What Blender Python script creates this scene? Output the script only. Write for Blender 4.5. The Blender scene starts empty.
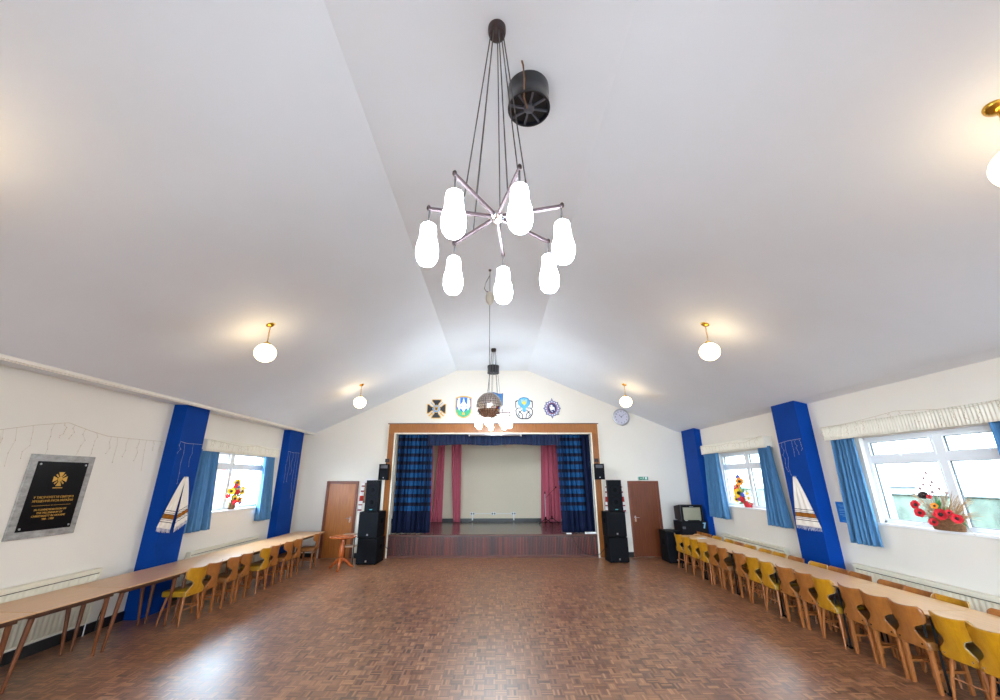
import bpy, bmesh, math, random
from mathutils import Matrix, Vector
R = math.radians
PI = math.pi
random.seed(7)
scn = bpy.context.scene
COL = scn.collection

# ------------------------------------------------------------------ colour / nodes
def lin(c):
    c /= 255.0
    return c / 12.92 if c <= 0.04045 else ((c + 0.055) / 1.055) ** 2.4
def C(r, g, b):
    return (lin(r), lin(g), lin(b), 1.0)

class NT:
    def __init__(s, name):
        s.m = bpy.data.materials.new(name); s.m.use_nodes = True
        s.t = s.m.node_tree; s.t.nodes.clear()
        s.out = s.t.nodes.new('ShaderNodeOutputMaterial')
    def n(s, typ, **kw):
        nd = s.t.nodes.new(typ)
        for k, v in kw.items(): setattr(nd, k, v)
        return nd
    def put(s, sock, v):
        if isinstance(v, bpy.types.NodeSocket): s.t.links.new(v, sock)
        else: sock.default_value = v
    def math(s, op, a, b=0.0, c=0.0):
        nd = s.n('ShaderNodeMath', operation=op)
        s.put(nd.inputs[0], a); s.put(nd.inputs[1], b)
        if op in ('MULTIPLY_ADD', 'SMOOTH_MIN'): s.put(nd.inputs[2], c)
        return nd.outputs[0]
    def mix(s, f, a, b, mode='MIX'):
        nd = s.n('ShaderNodeMix', data_type='RGBA', blend_type=mode)
        s.put(nd.inputs[0], f); s.put(nd.inputs[6], a); s.put(nd.inputs[7], b)
        return nd.outputs[2]
    def coords(s):
        return s.n('ShaderNodeTexCoord').outputs['Object']
    def mapping(s, vec, scale):
        nd = s.n('ShaderNodeMapping'); s.put(nd.inputs[0], vec); nd.inputs['Scale'].default_value = scale
        return nd.outputs[0]
    def noise(s, vec, scale, detail=3.0, rough=0.55):
        nd = s.n('ShaderNodeTexNoise'); s.put(nd.inputs['Vector'], vec)
        nd.inputs['Scale'].default_value = scale; nd.inputs['Detail'].default_value = detail
        nd.inputs['Roughness'].default_value = rough
        return nd.outputs[0]
    def ramp(s, f, stops):
        nd = s.n('ShaderNodeValToRGB'); s.put(nd.inputs[0], f)
        e = nd.color_ramp.elements
        while len(e) < len(stops): e.new(0.5)
        for el, (p, c) in zip(e, stops): el.position = p; el.color = c
        return nd.outputs[0]
    def bsdf(s, col, rough=0.5, metal=0.0, spec=0.5, bump=None, bstr=0.2, bdist=0.01, coat=0.0, coat_r=0.1, sheen=0.0):
        b = s.n('ShaderNodeBsdfPrincipled')
        s.put(b.inputs['Base Color'], col); s.put(b.inputs['Roughness'], rough); s.put(b.inputs['Metallic'], metal)
        b.inputs['Specular IOR Level'].default_value = spec
        b.inputs['Coat Weight'].default_value = coat; b.inputs['Coat Roughness'].default_value = coat_r
        b.inputs['Sheen Weight'].default_value = sheen
        if bump is not None:
            bn = s.n('ShaderNodeBump'); bn.inputs['Strength'].default_value = bstr; bn.inputs['Distance'].default_value = bdist
            s.put(bn.inputs['Height'], bump); s.t.links.new(bn.outputs[0], b.inputs['Normal'])
        s.t.links.new(b.outputs[0], s.out.inputs[0])
        return b

def plain(name, col, rough=0.5, metal=0.0, var=0.08, scale=8.0, spec=0.5, coat=0.0, bstr=0.0, sheen=0.0):
    t = NT(name); nz = t.noise(t.coords(), scale)
    lo = tuple(max(0, c * (1 - var)) for c in col[:3]) + (1,)
    hi = tuple(min(1, c * (1 + var)) for c in col[:3]) + (1,)
    t.bsdf(t.ramp(nz, [(0.3, lo), (0.7, hi)]), rough, metal, spec, nz if bstr else None, bstr, coat=coat, sheen=sheen)
    return t.m
def wood(name, dark, light, stretch=(12, 12, 1.2), scale=3.0, rough=0.35, coat=0.0):
    t = NT(name)
    v = t.mapping(t.coords(), stretch)
    n1 = t.noise(v, scale, 5, 0.6); n2 = t.noise(t.mapping(v, (3, 3, 1)), scale * 3, 2)
    f = t.math('ADD', t.math('MULTIPLY', n1, 0.75), t.math('MULTIPLY', n2, 0.25))
    t.bsdf(t.ramp(f, [(0.3, dark), (0.7, light)]), rough, coat=coat, bump=f, bstr=0.05)
    return t.m
def emit(name, col, strength):
    t = NT(name); e = t.n('ShaderNodeEmission'); e.inputs[0].default_value = col; e.inputs[1].default_value = strength
    t.t.links.new(e.outputs[0], t.out.inputs[0]); return t.m

M = {}
# wall / ceiling paint
def paint(name, col, var, rough=0.7):
    t = NT(name); co = t.coords()
    big = t.noise(co, 0.6, 4); fine = t.noise(co, 60, 3)
    lo = tuple(c * (1 - var) for c in col[:3]) + (1,)
    t.bsdf(t.ramp(big, [(0.25, lo), (0.65, col)]), rough, spec=0.3, bump=fine, bstr=0.06, bdist=0.004)
    return t.m
M['wall'] = paint('cream_wall_paint', C(232, 225, 214), 0.05)
M['ceil'] = paint('white_ceiling_paint', C(224, 228, 234), 0.06, 0.6)
M['stagewall'] = paint('stage_wall_paint', C(232, 220, 198), 0.05)
M['trim'] = plain('white_trim', C(226, 220, 210), 0.45, var=0.03)
M['skirt'] = plain('black_skirting', C(20, 19, 20), 0.4)
M['blue'] = plain('royal_blue_paint', C(0, 58, 140), 0.6, var=0.08, scale=3, spec=0.1)
# mosaic parquet
def parquet():
    t = NT('mosaic_parquet'); co = t.coords()
    sp = t.n('ShaderNodeSeparateXYZ'); t.put(sp.inputs[0], co)
    S = 0.118; K = 5
    x = t.math('DIVIDE', sp.outputs[0], S); y = t.math('DIVIDE', sp.outputs[1], S)
    cx = t.math('FLOOR', x); cy = t.math('FLOOR', y)
    fx = t.math('FRACT', x); fy = t.math('FRACT', y)
    par = t.math('FLOORED_MODULO', t.math('ADD', cx, cy), 2.0)
    inv = t.math('SUBTRACT', 1.0, par)
    a = t.math('ADD', t.math('MULTIPLY', fx, par), t.math('MULTIPLY', fy, inv))
    k = t.math('FLOOR', t.math('MULTIPLY', a, K)); fk = t.math('FRACT', t.math('MULTIPLY', a, K))
    cb = t.n('ShaderNodeCombineXYZ'); t.put(cb.inputs[0], cx); t.put(cb.inputs[1], cy); t.put(cb.inputs[2], k)
    wn = t.n('ShaderNodeTexWhiteNoise', noise_dimensions='3D'); t.put(wn.inputs['Vector'], cb.outputs[0])
    cb2 = t.n('ShaderNodeCombineXYZ'); t.put(cb2.inputs[0], cx); t.put(cb2.inputs[1], cy); cb2.inputs[2].default_value = 77.0
    wc = t.n('ShaderNodeTexWhiteNoise', noise_dimensions='3D'); t.put(wc.inputs['Vector'], cb2.outputs[0])
    big = t.noise(co, 0.5, 3)
    g = t.noise(t.mapping(co, (30, 30, 30)), 4, 2)
    f = t.math('ADD', t.math('MULTIPLY', wn.outputs[0], 0.62), t.math('MULTIPLY', wc.outputs[0], 0.16))
    f = t.math('ADD', f, t.math('MULTIPLY', g, 0.22))
    col = t.ramp(f, [(0.12, C(66, 40, 27)), (0.32, C(124, 80, 54)), (0.58, C(158, 106, 72)), (0.92, C(204, 148, 102))])
    # joints
    e1 = t.math('LESS_THAN', t.math('MINIMUM', fk, t.math('SUBTRACT', 1.0, fk)), 0.045)
    ex = t.math('MINIMUM', fx, t.math('SUBTRACT', 1.0, fx)); ey = t.math('MINIMUM', fy, t.math('SUBTRACT', 1.0, fy))
    e2 = t.math('LESS_THAN', t.math('MINIMUM', ex, ey), 0.012)
    e = t.math('MAXIMUM', t.math('MULTIPLY', e1, 0.55), t.math('MULTIPLY', e2, 0.8))
    col = t.mix(e, col, C(70, 44, 32))
    col = t.mix(t.math('MULTIPLY', big, 0.35), col, C(130, 88, 64))
    rg = t.math('ADD', 0.26, t.math('MULTIPLY', t.noise(co, 1.3, 4), 0.16))
    rg = t.math('ADD', rg, t.math('MULTIPLY', wn.outputs[0], 0.06))
    t.bsdf(col, rg, spec=1.0, bump=t.noise(co, 5.0, 2), bstr=0.03, bdist=0.01, coat=0.35, coat_r=0.42)
    return t.m
M['floor'] = parquet()
M['door'] = wood('teak_door_veneer', C(148, 80, 26), C(186, 114, 48), (22, 22, 1.2), 2.0, 0.35)
M['door2'] = wood('dark_teak_door_veneer', C(92, 40, 14), C(124, 62, 26), (22, 22, 1.2), 2.0, 0.35)
M['doorframe'] = wood('mahogany_door_frame', C(92, 38, 16), C(132, 64, 30), (14, 14, 2), 2.0, 0.4)
M['pros'] = wood('oak_proscenium', C(124, 68, 20), C(160, 96, 38), (18, 18, 2), 2.0, 0.3)
M['prosh'] = wood('oak_proscenium_beam', C(136, 78, 28), C(172, 106, 46), (18, 18, 2), 2.0, 0.3)
M['bead'] = plain('cream_bead', C(238, 228, 206), 0.4)
def strips():
    t = NT('mahogany_strips'); co = t.coords()
    sp = t.n('ShaderNodeSeparateXYZ'); t.put(sp.inputs[0], co)
    k = t.math('FLOOR', t.math('DIVIDE', sp.outputs[0], 0.045))
    wn = t.n('ShaderNodeTexWhiteNoise', noise_dimensions='1D'); t.put(wn.inputs['W'], k)
    g = t.noise(t.mapping(co, (30, 30, 2)), 3, 3)
    f = t.math('ADD', t.math('MULTIPLY', wn.outputs[0], 0.7), t.math('MULTIPLY', g, 0.3))
    t.bsdf(t.ramp(f, [(0.1, C(46, 14, 14)), (0.5, C(76, 24, 18)), (0.9, C(122, 44, 22))]), 0.35)
    return t.m
M['strips'] = strips()
M['plinth'] = wood('dark_plinth', C(70, 30, 20), C(104, 50, 32), (2, 14, 14), 2.0, 0.4)
M['stagefloor'] = plain('dark_stage_floor', C(74, 62, 58), 0.22, var=0.1, scale=2)
M['upvc'] = plain('white_upvc', C(236, 240, 244), 0.3, var=0.01)
M['gasket'] = plain('dark_gasket', C(70, 80, 84), 0.5)
M['rad'] = plain('cream_radiator_enamel', C(230, 222, 200), 0.35, var=0.02)
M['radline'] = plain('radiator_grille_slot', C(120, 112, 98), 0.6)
M['pelmet'] = plain('cream_pleated_pelmet', C(236, 230, 214), 0.7, var=0.03)
def cloth(name, col, var=0.18, transl=0.0, rough=0.85):
    t = NT(name); co = t.coords()
    f = t.noise(t.mapping(co, (40, 40, 3)), 2.5, 3)
    lo = tuple(c * (1 - var) for c in col[:3]) + (1,); hi = tuple(min(1, c * (1 + var)) for c in col[:3]) + (1,)
    cc = t.ramp(f, [(0.3, lo), (0.7, hi)])
    b = t.bsdf(cc, rough, spec=0.2, sheen=0.15)
    if transl:
        tr = t.n('ShaderNodeBsdfTranslucent'); t.put(tr.inputs[0], cc)
        mx = t.n('ShaderNodeMixShader'); mx.inputs[0].default_value = transl
        t.t.links.new(b.outputs[0], mx.inputs[1]); t.t.links.new(tr.outputs[0], mx.inputs[2]); t.t.links.new(mx.outputs[0], t.out.inputs[0])
    return t.m
M['wcurtain'] = cloth('blue_window_curtain', C(88, 136, 178), 0.2, 0.16)  # vertical streaks in the colour paint in some of the fold shading
M['maroon'] = cloth('maroon_stage_curtain', C(198, 98, 118), 0.15)
M['navy'] = cloth('navy_valance', C(30, 42, 72), 0.2)
def plaid():
    t = NT('blue_tartan_curtain')
    at = t.n('ShaderNodeAttribute', attribute_name='uvp')
    sp = t.n('ShaderNodeSeparateXYZ'); t.put(sp.inputs[0], at.outputs['Vector'])
    u = t.math('FRACT', t.math('DIVIDE', sp.outputs[0], 0.17)); v = t.math('FRACT', t.math('DIVIDE', sp.outputs[1], 0.235))
    row = t.math('LESS_THAN', v, 0.58)
    colm = t.math('LESS_THAN', u, 0.72)
    hem = t.math('LESS_THAN', sp.outputs[1], 2.28)
    side = t.math('GREATER_THAN', sp.outputs[2], 0.5)
    nz = t.noise(at.outputs['Vector'], 14, 3)
    br = t.mix(nz, C(10, 54, 98), C(26, 88, 142))
    mid = C(12, 36, 72); dk = C(12, 24, 54); ban = C(20, 20, 42)
    c = t.mix(row, t.mix(colm, C(10, 13, 30), ban), t.mix(colm, mid, br))
    c = t.mix(t.math('MULTIPLY', hem, side), dk, c)
    t.bsdf(c, 0.8, spec=0.2)
    return t.m
M['plaid'] = plaid()
M['ply'] = wood('orange_plywood', C(134, 76, 28), C(172, 106, 44), (6, 6, 3), 2.5, 0.32)
M['yel'] = wood('yellow_stained_plywood', C(164, 108, 6), C(196, 138, 14), (6, 6, 3), 2.5, 0.35)
M['plyseat'] = plain('tan_vinyl', C(134, 82, 30), 0.45, var=0.1)
M['yelseat'] = plain('olive_yellow_vinyl', C(160, 118, 12), 0.45, var=0.1)
M['piping'] = plain('white_piping', C(200, 190, 166), 0.5)
M['leg'] = wood('beech_leg', C(136, 76, 32), C(172, 104, 50), (10, 10, 2), 3, 0.4)
M['bolt'] = plain('dark_bolt', C(30, 26, 24), 0.3, 0.6)
M['tabtop'] = wood('beech_laminate', C(194, 144, 98), C(214, 168, 120), (14, 1.5, 14), 2.0, 0.28)
M['tabtop2'] = wood('pale_beech_laminate', C(212, 164, 112), C(230, 186, 134), (14, 1.5, 14), 2.0, 0.28)
M['tabedge'] = wood('brown_table_edging', C(62, 32, 16), C(90, 52, 28), (3, 3, 3), 2, 0.45)
M['tableg'] = wood('teak_table_leg', C(92, 46, 18), C(128, 70, 32), (10, 10, 2), 3, 0.4)
M['black'] = plain('black_steel', C(10, 9, 10), 0.5, 0.0, spec=0.15)
M['spk'] = plain('black_speaker_paint', C(9, 10, 13), 0.6, spec=0.15, var=0.15, scale=40)
M['grille'] = plain('dark_speaker_grille', C(13, 15, 21), 0.7, spec=0.15, var=0.25, scale=120)
M['cone'] = plain('speaker_cone', C(7, 8, 11), 0.7, spec=0.1)
M['silver'] = plain('brushed_silver', C(196, 196, 200), 0.3, 1.0, var=0.04)
M['chrome'] = plain('chrome', C(226, 222, 224), 0.15, 1.0, var=0.02)
M['armbar'] = plain('brushed_chrome_arm', C(112, 96, 100), 0.4, 0.7, var=0.06)
M['brown_metal'] = plain('brown_bronze_metal', C(58, 44, 44), 0.45, 0.3)
M['brass'] = plain('polished_brass', C(206, 160, 64), 0.22, 1.0, var=0.06)
M['cable'] = plain('grey_flex', C(70, 66, 66), 0.5)
M['bcable'] = plain('black_cable', C(18, 18, 20), 0.5)
M['brcable'] = plain('brown_cable', C(110, 78, 54), 0.6)
M['shade'] = emit('opal_glass_lit', (0.80, 0.92, 1.0, 1), 22.0)
M['shade2'] = emit('opal_glass_lit_bright', (0.84, 0.94, 1.0, 1), 55.0)
M['globe'] = emit('opal_globe_lit', (1.0, 0.74, 0.40, 1), 7.0)
M['shadecap'] = plain('opal_cap', C(228, 228, 232), 0.3)
M['fan'] = plain('black_fan_enamel', C(20, 22, 30), 0.35, var=0.1, coat=0.3)
M['fandark'] = plain('fan_interior', C(6, 6, 9), 0.5)
M['fanrib'] = plain('grey_fan_rib', C(74, 74, 82), 0.4)
M['egg'] = plain('cream_motor', C(206, 200, 186), 0.35)
M['mirror'] = plain('mirror_tile', C(226, 216, 208), 0.06, 1.0, var=0.02)
M['grout'] = plain('ball_core', C(48, 42, 38), 0.6)
M['clockface'] = plain('clock_face', C(206, 204, 220), 0.4, var=0.01)
M['ink'] = plain('black_ink', C(34, 32, 44), 0.5)
M['green'] = plain('exit_sign_green', C(20, 138, 96), 0.4)
M['white'] = plain('white_gloss', C(240, 240, 240), 0.4, var=0.01)
M['eblack'] = plain('emblem_black', C(38, 40, 50), 0.4)
M['gold'] = plain('emblem_gold', C(222, 176, 92), 0.35, 0.2)
M['eblue'] = plain('emblem_blue', C(36, 112, 204), 0.4)
M['elight'] = plain('emblem_sky_blue', C(86, 170, 232), 0.4)
M['egreen'] = plain('emblem_green', C(66, 176, 128), 0.4)
M['eyellow'] = plain('emblem_yellow', C(232, 214, 70), 0.4)
M['epurple'] = plain('emblem_lilac', C(138, 140, 184), 0.45)
M['edark'] = plain('emblem_dark_blue', C(44, 52, 112), 0.4)
M['ered'] = plain('emblem_red', C(158, 78, 66), 0.4)
M['egrey'] = plain('emblem_grey', C(178, 182, 194), 0.35)
M['eshield'] = plain('emblem_mid_blue', C(58, 120, 182), 0.45)
M['plaque'] = plain('black_granite', C(8, 5, 8), 0.35, spec=0.15, var=0.3, scale=30)
def marble():
    t = NT('grey_marble'); co = t.coords()
    f = t.noise(t.mapping(co, (1, 1, 2)), 9, 6, 0.7)
    t.bsdf(t.ramp(f, [(0.3, C(130, 128, 124)), (0.5, C(158, 155, 151)), (0.75, C(182, 180, 176))]), 0.25); return t.m
M['marble'] = marble()
M['goldtext'] = plain('gold_lettering', C(214, 166, 72), 0.3, 0.4)
M['notice'] = plain('blue_notice', C(10, 108, 196), 0.4, var=0.03)
M['noticetext'] = plain('pale_notice_print', C(120, 178, 226), 0.5)
M['rtable'] = wood('cherry_wood', C(150, 66, 24), C(192, 100, 46), (6, 6, 4), 2.5, 0.25)
M['shelf'] = plain('pale_shelf', C(184, 148, 122), 0.35)
M['tvbody'] = plain('dark_tv_plastic', C(16, 17, 22), 0.4)
M['tvscreen'] = plain('grey_green_tube', C(150, 148, 128), 0.12, var=0.03)
M['casebk'] = plain('black_flight_case', C(12, 14, 20), 0.6, spec=0.2, var=0.25, scale=14)
M['sticker'] = plain('pale_blue_sticker', C(140, 186, 214), 0.5)
M['wire'] = plain('clear_wire', C(192, 172, 142), 0.5)
M['wirelight'] = plain('clear_wire_pale', C(196, 190, 190), 0.5)
M['wicker'] = plain('brown_wicker', C(120, 84, 52), 0.8, var=0.45, scale=50, bstr=0.5)
M['redpot'] = plain('red_pot', C(206, 50, 62), 0.4)
M['stem'] = plain('green_stem', C(70, 120, 60), 0.6)
M['leaf'] = plain('green_leaf', C(60, 134, 76), 0.5, var=0.3, scale=20)
M['yp'] = plain('yellow_petal', C(250, 196, 30), 0.6, var=0.1)
M['op'] = plain('orange_petal', C(246, 150, 36), 0.6, var=0.1)
M['rp'] = plain('red_petal', C(206, 28, 42), 0.6, var=0.12)
M['bp'] = plain('blue_petal', C(60, 84, 196), 0.6, var=0.12)
M['wp'] = plain('white_petal', C(240, 240, 236), 0.6)
M['dcen'] = plain('dark_flower_centre', C(46, 26, 20), 0.7)
M['dry'] = plain('dry_straw', C(178, 148, 112), 0.8, var=0.25, scale=30)
M['pod'] = plain('poppy_pod', C(150, 120, 118), 0.7, var=0.2, scale=30)
def towelm():
    t = NT('embroidered_towel')
    at = t.n('ShaderNodeAttribute', attribute_name='uvp')
    sp = t.n('ShaderNodeSeparateXYZ'); t.put(sp.inputs[0], at.outputs['Vector'])
    u, v = sp.outputs[0], sp.outputs[1]
    def band(a, b): return t.math('MULTIPLY', t.math('GREATER_THAN', v, a), t.math('LESS_THAN', v, b))
    c = C(236, 226, 214)
    mo = t.math('LESS_THAN', t.math('FRACT', t.math('MULTIPLY', u, 9.0)), 0.5)
    mo2 = t.math('LESS_THAN', t.math('FRACT', t.math('MULTIPLY', v, 40.0)), 0.5)
    pat = t.mix(mo, t.mix(mo2, C(196, 96, 24), C(150, 60, 26)), t.mix(mo2, C(148, 128, 36), C(104, 74, 28)))
    cc = t.mix(band(0.735, 0.80), c, pat)
    for a, b in ((0.655, 0.667), (0.695, 0.702), (0.722, 0.735), (0.80, 0.812), (0.83, 0.837), (0.865, 0.877)):
        cc = t.mix(band(a, b), cc, C(62, 34, 26))
    t.bsdf(cc, 0.9, spec=0.1); return t.m
M['towel'] = towelm()
M['fringe'] = cloth('towel_fringe', C(196, 190, 200), 0.2)
def rushnyk():
    t = NT('red_embroidered_cloth')
    at = t.n('ShaderNodeAttribute', attribute_name='uvp')
    sp = t.n('ShaderNodeSeparateXYZ'); t.put(sp.inputs[0], at.outputs['Vector'])
    v = sp.outputs[1]
    def band(a, b): return t.math('MULTIPLY', t.math('GREATER_THAN', v, a), t.math('LESS_THAN', v, b))
    cc = C(232, 224, 222)
    for a, b, k in ((0.12, 0.16, C(150, 50, 50)), (0.28, 0.33, C(150, 50, 60)), (0.45, 0.62, C(176, 48, 40)), (0.72, 0.76, C(140, 50, 60)), (0.88, 0.93, C(130, 50, 60))):
        cc = t.mix(band(a, b), cc, k)
    t.bsdf(cc, 0.9, spec=0.1); return t.m
M['rushnyk'] = rushnyk()
M['picture'] = plain('dark_ornate_picture', C(120, 84, 50), 0.5, var=0.6, scale=30)
M['paper'] = plain('white_paper', C(232, 232, 240), 0.6, var=0.02)
def glass():
    t = NT('window_glass')
    tr = t.n('ShaderNodeBsdfTransparent'); tr.inputs[0].default_value = (0.96, 0.98, 0.98, 1)
    gl = t.n('ShaderNodeBsdfGlossy'); gl.inputs['Roughness'].default_value = 0.02
    mx = t.n('ShaderNodeMixShader'); mx.inputs[0].default_value = 0.05
    t.t.links.new(tr.outputs[0], mx.inputs[1]); t.t.links.new(gl.outputs[0], mx.inputs[2]); t.t.links.new(mx.outputs[0], t.out.inputs[0])
    return t.m
M['glass'] = glass()
M['hedge'] = plain('mossy_garden_wall', C(66, 76, 64), 0.9, var=0.5, scale=2.5)
M['coping'] = plain('pale_stone_coping', C(112, 120, 118), 0.9, var=0.2)
def brick():
    t = NT('pale_brick'); co = t.coords()
    sp = t.n('ShaderNodeSeparateXYZ'); t.put(sp.inputs[0], co)
    cb = t.n('ShaderNodeCombineXYZ'); t.put(cb.inputs[0], sp.outputs[1]); t.put(cb.inputs[1], sp.outputs[2])
    b = t.n('ShaderNodeTexBrick'); t.put(b.inputs['Vector'], cb.outputs[0]); b.inputs['Scale'].default_value = 4.0
    b.inputs['Color1'].default_value = C(146, 106, 100); b.inputs['Color2'].default_value = C(176, 130, 122); b.inputs['Mortar'].default_value = C(190, 184, 178)
    t.bsdf(b.outputs[0], 0.9); return t.m
M['brick'] = brick()
M['ground'] = plain('yard_tarmac', C(90, 90, 90), 0.9, var=0.2)
M['slate'] = plain('grey_slate', C(84, 92, 100), 0.8)

# ------------------------------------------------------------------ mesh builder
class MB:
    def __init__(s):
        s.v = []; s.f = []; s.fm = []; s.uv = []; s.M = Matrix.Identity(4)
    def add(s, verts, faces, m=0, uv=None):
        o = len(s.v)
        for i, p in enumerate(verts):
            s.v.append(s.M @ Vector(p)); s.uv.append(uv[i] if uv else (0, 0, 0))
        for f in faces: s.f.append([o + i for i in f]); s.fm.append(m)
    def box(s, x0, x1, y0, y1, z0, z1, m=0):
        s.add([(x0,y0,z0),(x1,y0,z0),(x1,y1,z0),(x0,y1,z0),(x0,y0,z1),(x1,y0,z1),(x1,y1,z1),(x0,y1,z1)],
              [(0,3,2,1),(4,5,6,7),(0,1,5,4),(1,2,6,5),(2,3,7,6),(3,0,4,7)], m); return s
    def prism(s, poly, d0, d1, plane='xz', m=0):
        def P(a, b, d): return {'xz': (a, d, b), 'yz': (d, a, b), 'xy': (a, b, d)}[plane]
        n = len(poly)
        vs = [P(a, b, d0) for a, b in poly] + [P(a, b, d1) for a, b in poly]
        fs = [tuple(range(n)), tuple(range(2*n-1, n-1, -1))] + [(i, (i+1) % n, n+(i+1) % n, n+i) for i in range(n)]
        s.add(vs, fs, m); return s
    def tube(s, pts, r=0.01, n=8, m=0):
        pts = [Vector(p) for p in pts]; k = len(pts)
        rr = r if isinstance(r, (list, tuple)) else [r]*k
        vs = []; up = None
        for i, p in enumerate(pts):
            d = (pts[min(i+1, k-1)] - pts[max(i-1, 0)]).normalized()
            a = Vector((0,0,1)) if abs(d.z) < 0.9 else Vector((0,1,0))
            if up is None: up = a
            x = d.cross(up)
            if x.length < 1e-3: x = d.cross(Vector((1,0,0)))
            x.normalize(); y = x.cross(d).normalized()
            for j in range(n):
                t = 2*PI*j/n; vs.append(p + (x*math.cos(t) + y*math.sin(t))*rr[i])
        fs = [(i*n+j, i*n+(j+1) % n, (i+1)*n+(j+1) % n, (i+1)*n+j) for i in range(k-1) for j in range(n)]
        fs += [tuple(range(n-1, -1, -1)), tuple((k-1)*n+j for j in range(n))]
        s.add(vs, fs, m); return s
    def lathe(s, prof, c=(0,0,0), n=24, m=0, axis='z', cap=True):
        vs = []; fs = []
        def P(r, z, t):
            a, b = r*math.cos(t), r*math.sin(t)
            q = {'z': (a, b, z), 'y': (a, z, b), 'x': (z, a, b)}[axis]
            return (c[0]+q[0], c[1]+q[1], c[2]+q[2])
        k = len(prof)
        for r, z in prof:
            for j in range(n): vs.append(P(max(r, 1e-5), z, 2*PI*j/n))
        fs = [(i*n+j, i*n+(j+1) % n, (i+1)*n+(j+1) % n, (i+1)*n+j) for i in range(k-1) for j in range(n)]
        if cap: fs += [tuple(range(n-1, -1, -1)), tuple((k-1)*n+j for j in range(n))]
        s.add(vs, fs, m); return s
    def grid(s, fn, nu, nv, m=0, uvfn=None, u0=0, u1=1):
        vs = []; uv = []
        for j in range(nv+1):
            for i in range(nu+1):
                u = u0+(u1-u0)*i/nu; v = j/nv
                vs.append(fn(u, v)); uv.append(uvfn(u, v) if uvfn else (u, v, 1))
        w = nu+1
        s.add(vs, [(j*w+i, j*w+i+1, (j+1)*w+i+1, (j+1)*w+i) for j in range(nv) for i in range(nu)], m, uv); return s
    def ell(s, c, r, n=14, m=0):
        k = n//2
        prof = [(math.sin(PI*i/k), -math.cos(PI*i/k)) for i in range(k+1)]
        vs = []
        for a, z in prof:
            for j in range(n): vs.append((c[0]+r[0]*a*math.cos(2*PI*j/n), c[1]+r[1]*a*math.sin(2*PI*j/n), c[2]+r[2]*z))
        s.add(vs, [(i*n+j, i*n+(j+1) % n, (i+1)*n+(j+1) % n, (i+1)*n+j) for i in range(k) for j in range(n)], m); return s
    def build(s, name, mats, parent=None, smooth=True, bevel=0.0, solid=0.0, ang=0.7, keep=False):
        me = bpy.data.meshes.new(name)
        me.from_pydata([tuple(p) for p in s.v], [], s.f)
        if not isinstance(mats, (list, tuple)): mats = [mats]
        for m in mats: me.materials.append(m)
        me.polygons.foreach_set('material_index', s.fm)
        if any(u != (0, 0, 0) for u in s.uv):
            a = me.attributes.new('uvp', 'FLOAT_VECTOR', 'POINT')
            a.data.foreach_set('vector', [c for u in s.uv for c in u])
        bm = bmesh.new(); bm.from_mesh(me)
        if not keep: bmesh.ops.remove_doubles(bm, verts=bm.verts, dist=1e-5)
        bmesh.ops.recalc_face_normals(bm, faces=bm.faces)
        bm.to_mesh(me); bm.free()
        if smooth:
            me.polygons.foreach_set('use_smooth', [True]*len(me.polygons)); me.set_sharp_from_angle(angle=ang)
        me.update()
        o = bpy.data.objects.new(name, me); COL.objects.link(o)
        if parent: o.parent = parent
        if solid:
            md = o.modifiers.new('solid', 'SOLIDIFY'); md.thickness = solid; md.offset = 0
        if bevel:
            md = o.modifiers.new('bevel', 'BEVEL'); md.width = bevel; md.segments = 2; md.limit_method = 'ANGLE'
        return o

def tag(o, label=None, cat=None, group=None, kind=None):
    if label: o['label'] = label
    if cat: o['category'] = cat
    if group: o['group'] = group
    if kind: o['kind'] = kind
    return o
def thing(name, label, cat, loc=(0,0,0), rz=0.0, group=None):
    o = bpy.data.objects.new(name, None); COL.objects.link(o)
    o.empty_display_size = 0.1
    o.location = loc; o.rotation_euler = (0, 0, rz)
    return tag(o, label, cat, group)
def struct(o): o['kind'] = 'structure'; return o
def box(name, m, x0, x1, y0, y1, z0, z1, parent=None, bevel=0.0):
    return MB().box(x0, x1, y0, y1, z0, z1).build(name, m, parent, smooth=False, bevel=bevel)
def dup(root, loc, rz, label, group=None):
    def cp(o, par):
        c = o.copy(); COL.objects.link(c); c.parent = par
        for ch in kids.get(o, []): cp(ch, c)
        return c
    kids = {}
    for o in root.children_recursive: kids.setdefault(o.parent, []).append(o)
    r = cp(root, None); r.location = loc; r.rotation_euler = (0, 0, rz); r['label'] = label
    if group: r['group'] = group
    return r
def text(s, size, m, parent, loc, rot=(PI/2, 0, 0), name='lettering', extrude=0.002, align='CENTER', sx=1.0):
    cu = bpy.data.curves.new(name, 'FONT'); cu.body = s; cu.size = size; cu.extrude = extrude; cu.align_x = align; cu.align_y = 'CENTER'
    cu.resolution_u = 3
    o = bpy.data.objects.new('tmp_text', cu); COL.objects.link(o)
    dg = bpy.context.evaluated_depsgraph_get()
    me = bpy.data.meshes.new_from_object(o.evaluated_get(dg)); me.name = name
    bpy.data.objects.remove(o); bpy.data.curves.remove(cu)
    me.materials.clear(); me.materials.append(m)
    r = bpy.data.objects.new(name, me); COL.objects.link(r); r.parent = parent
    r.location = loc; r.rotation_euler = rot; r.scale = (sx, 1, 1)
    return r

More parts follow.
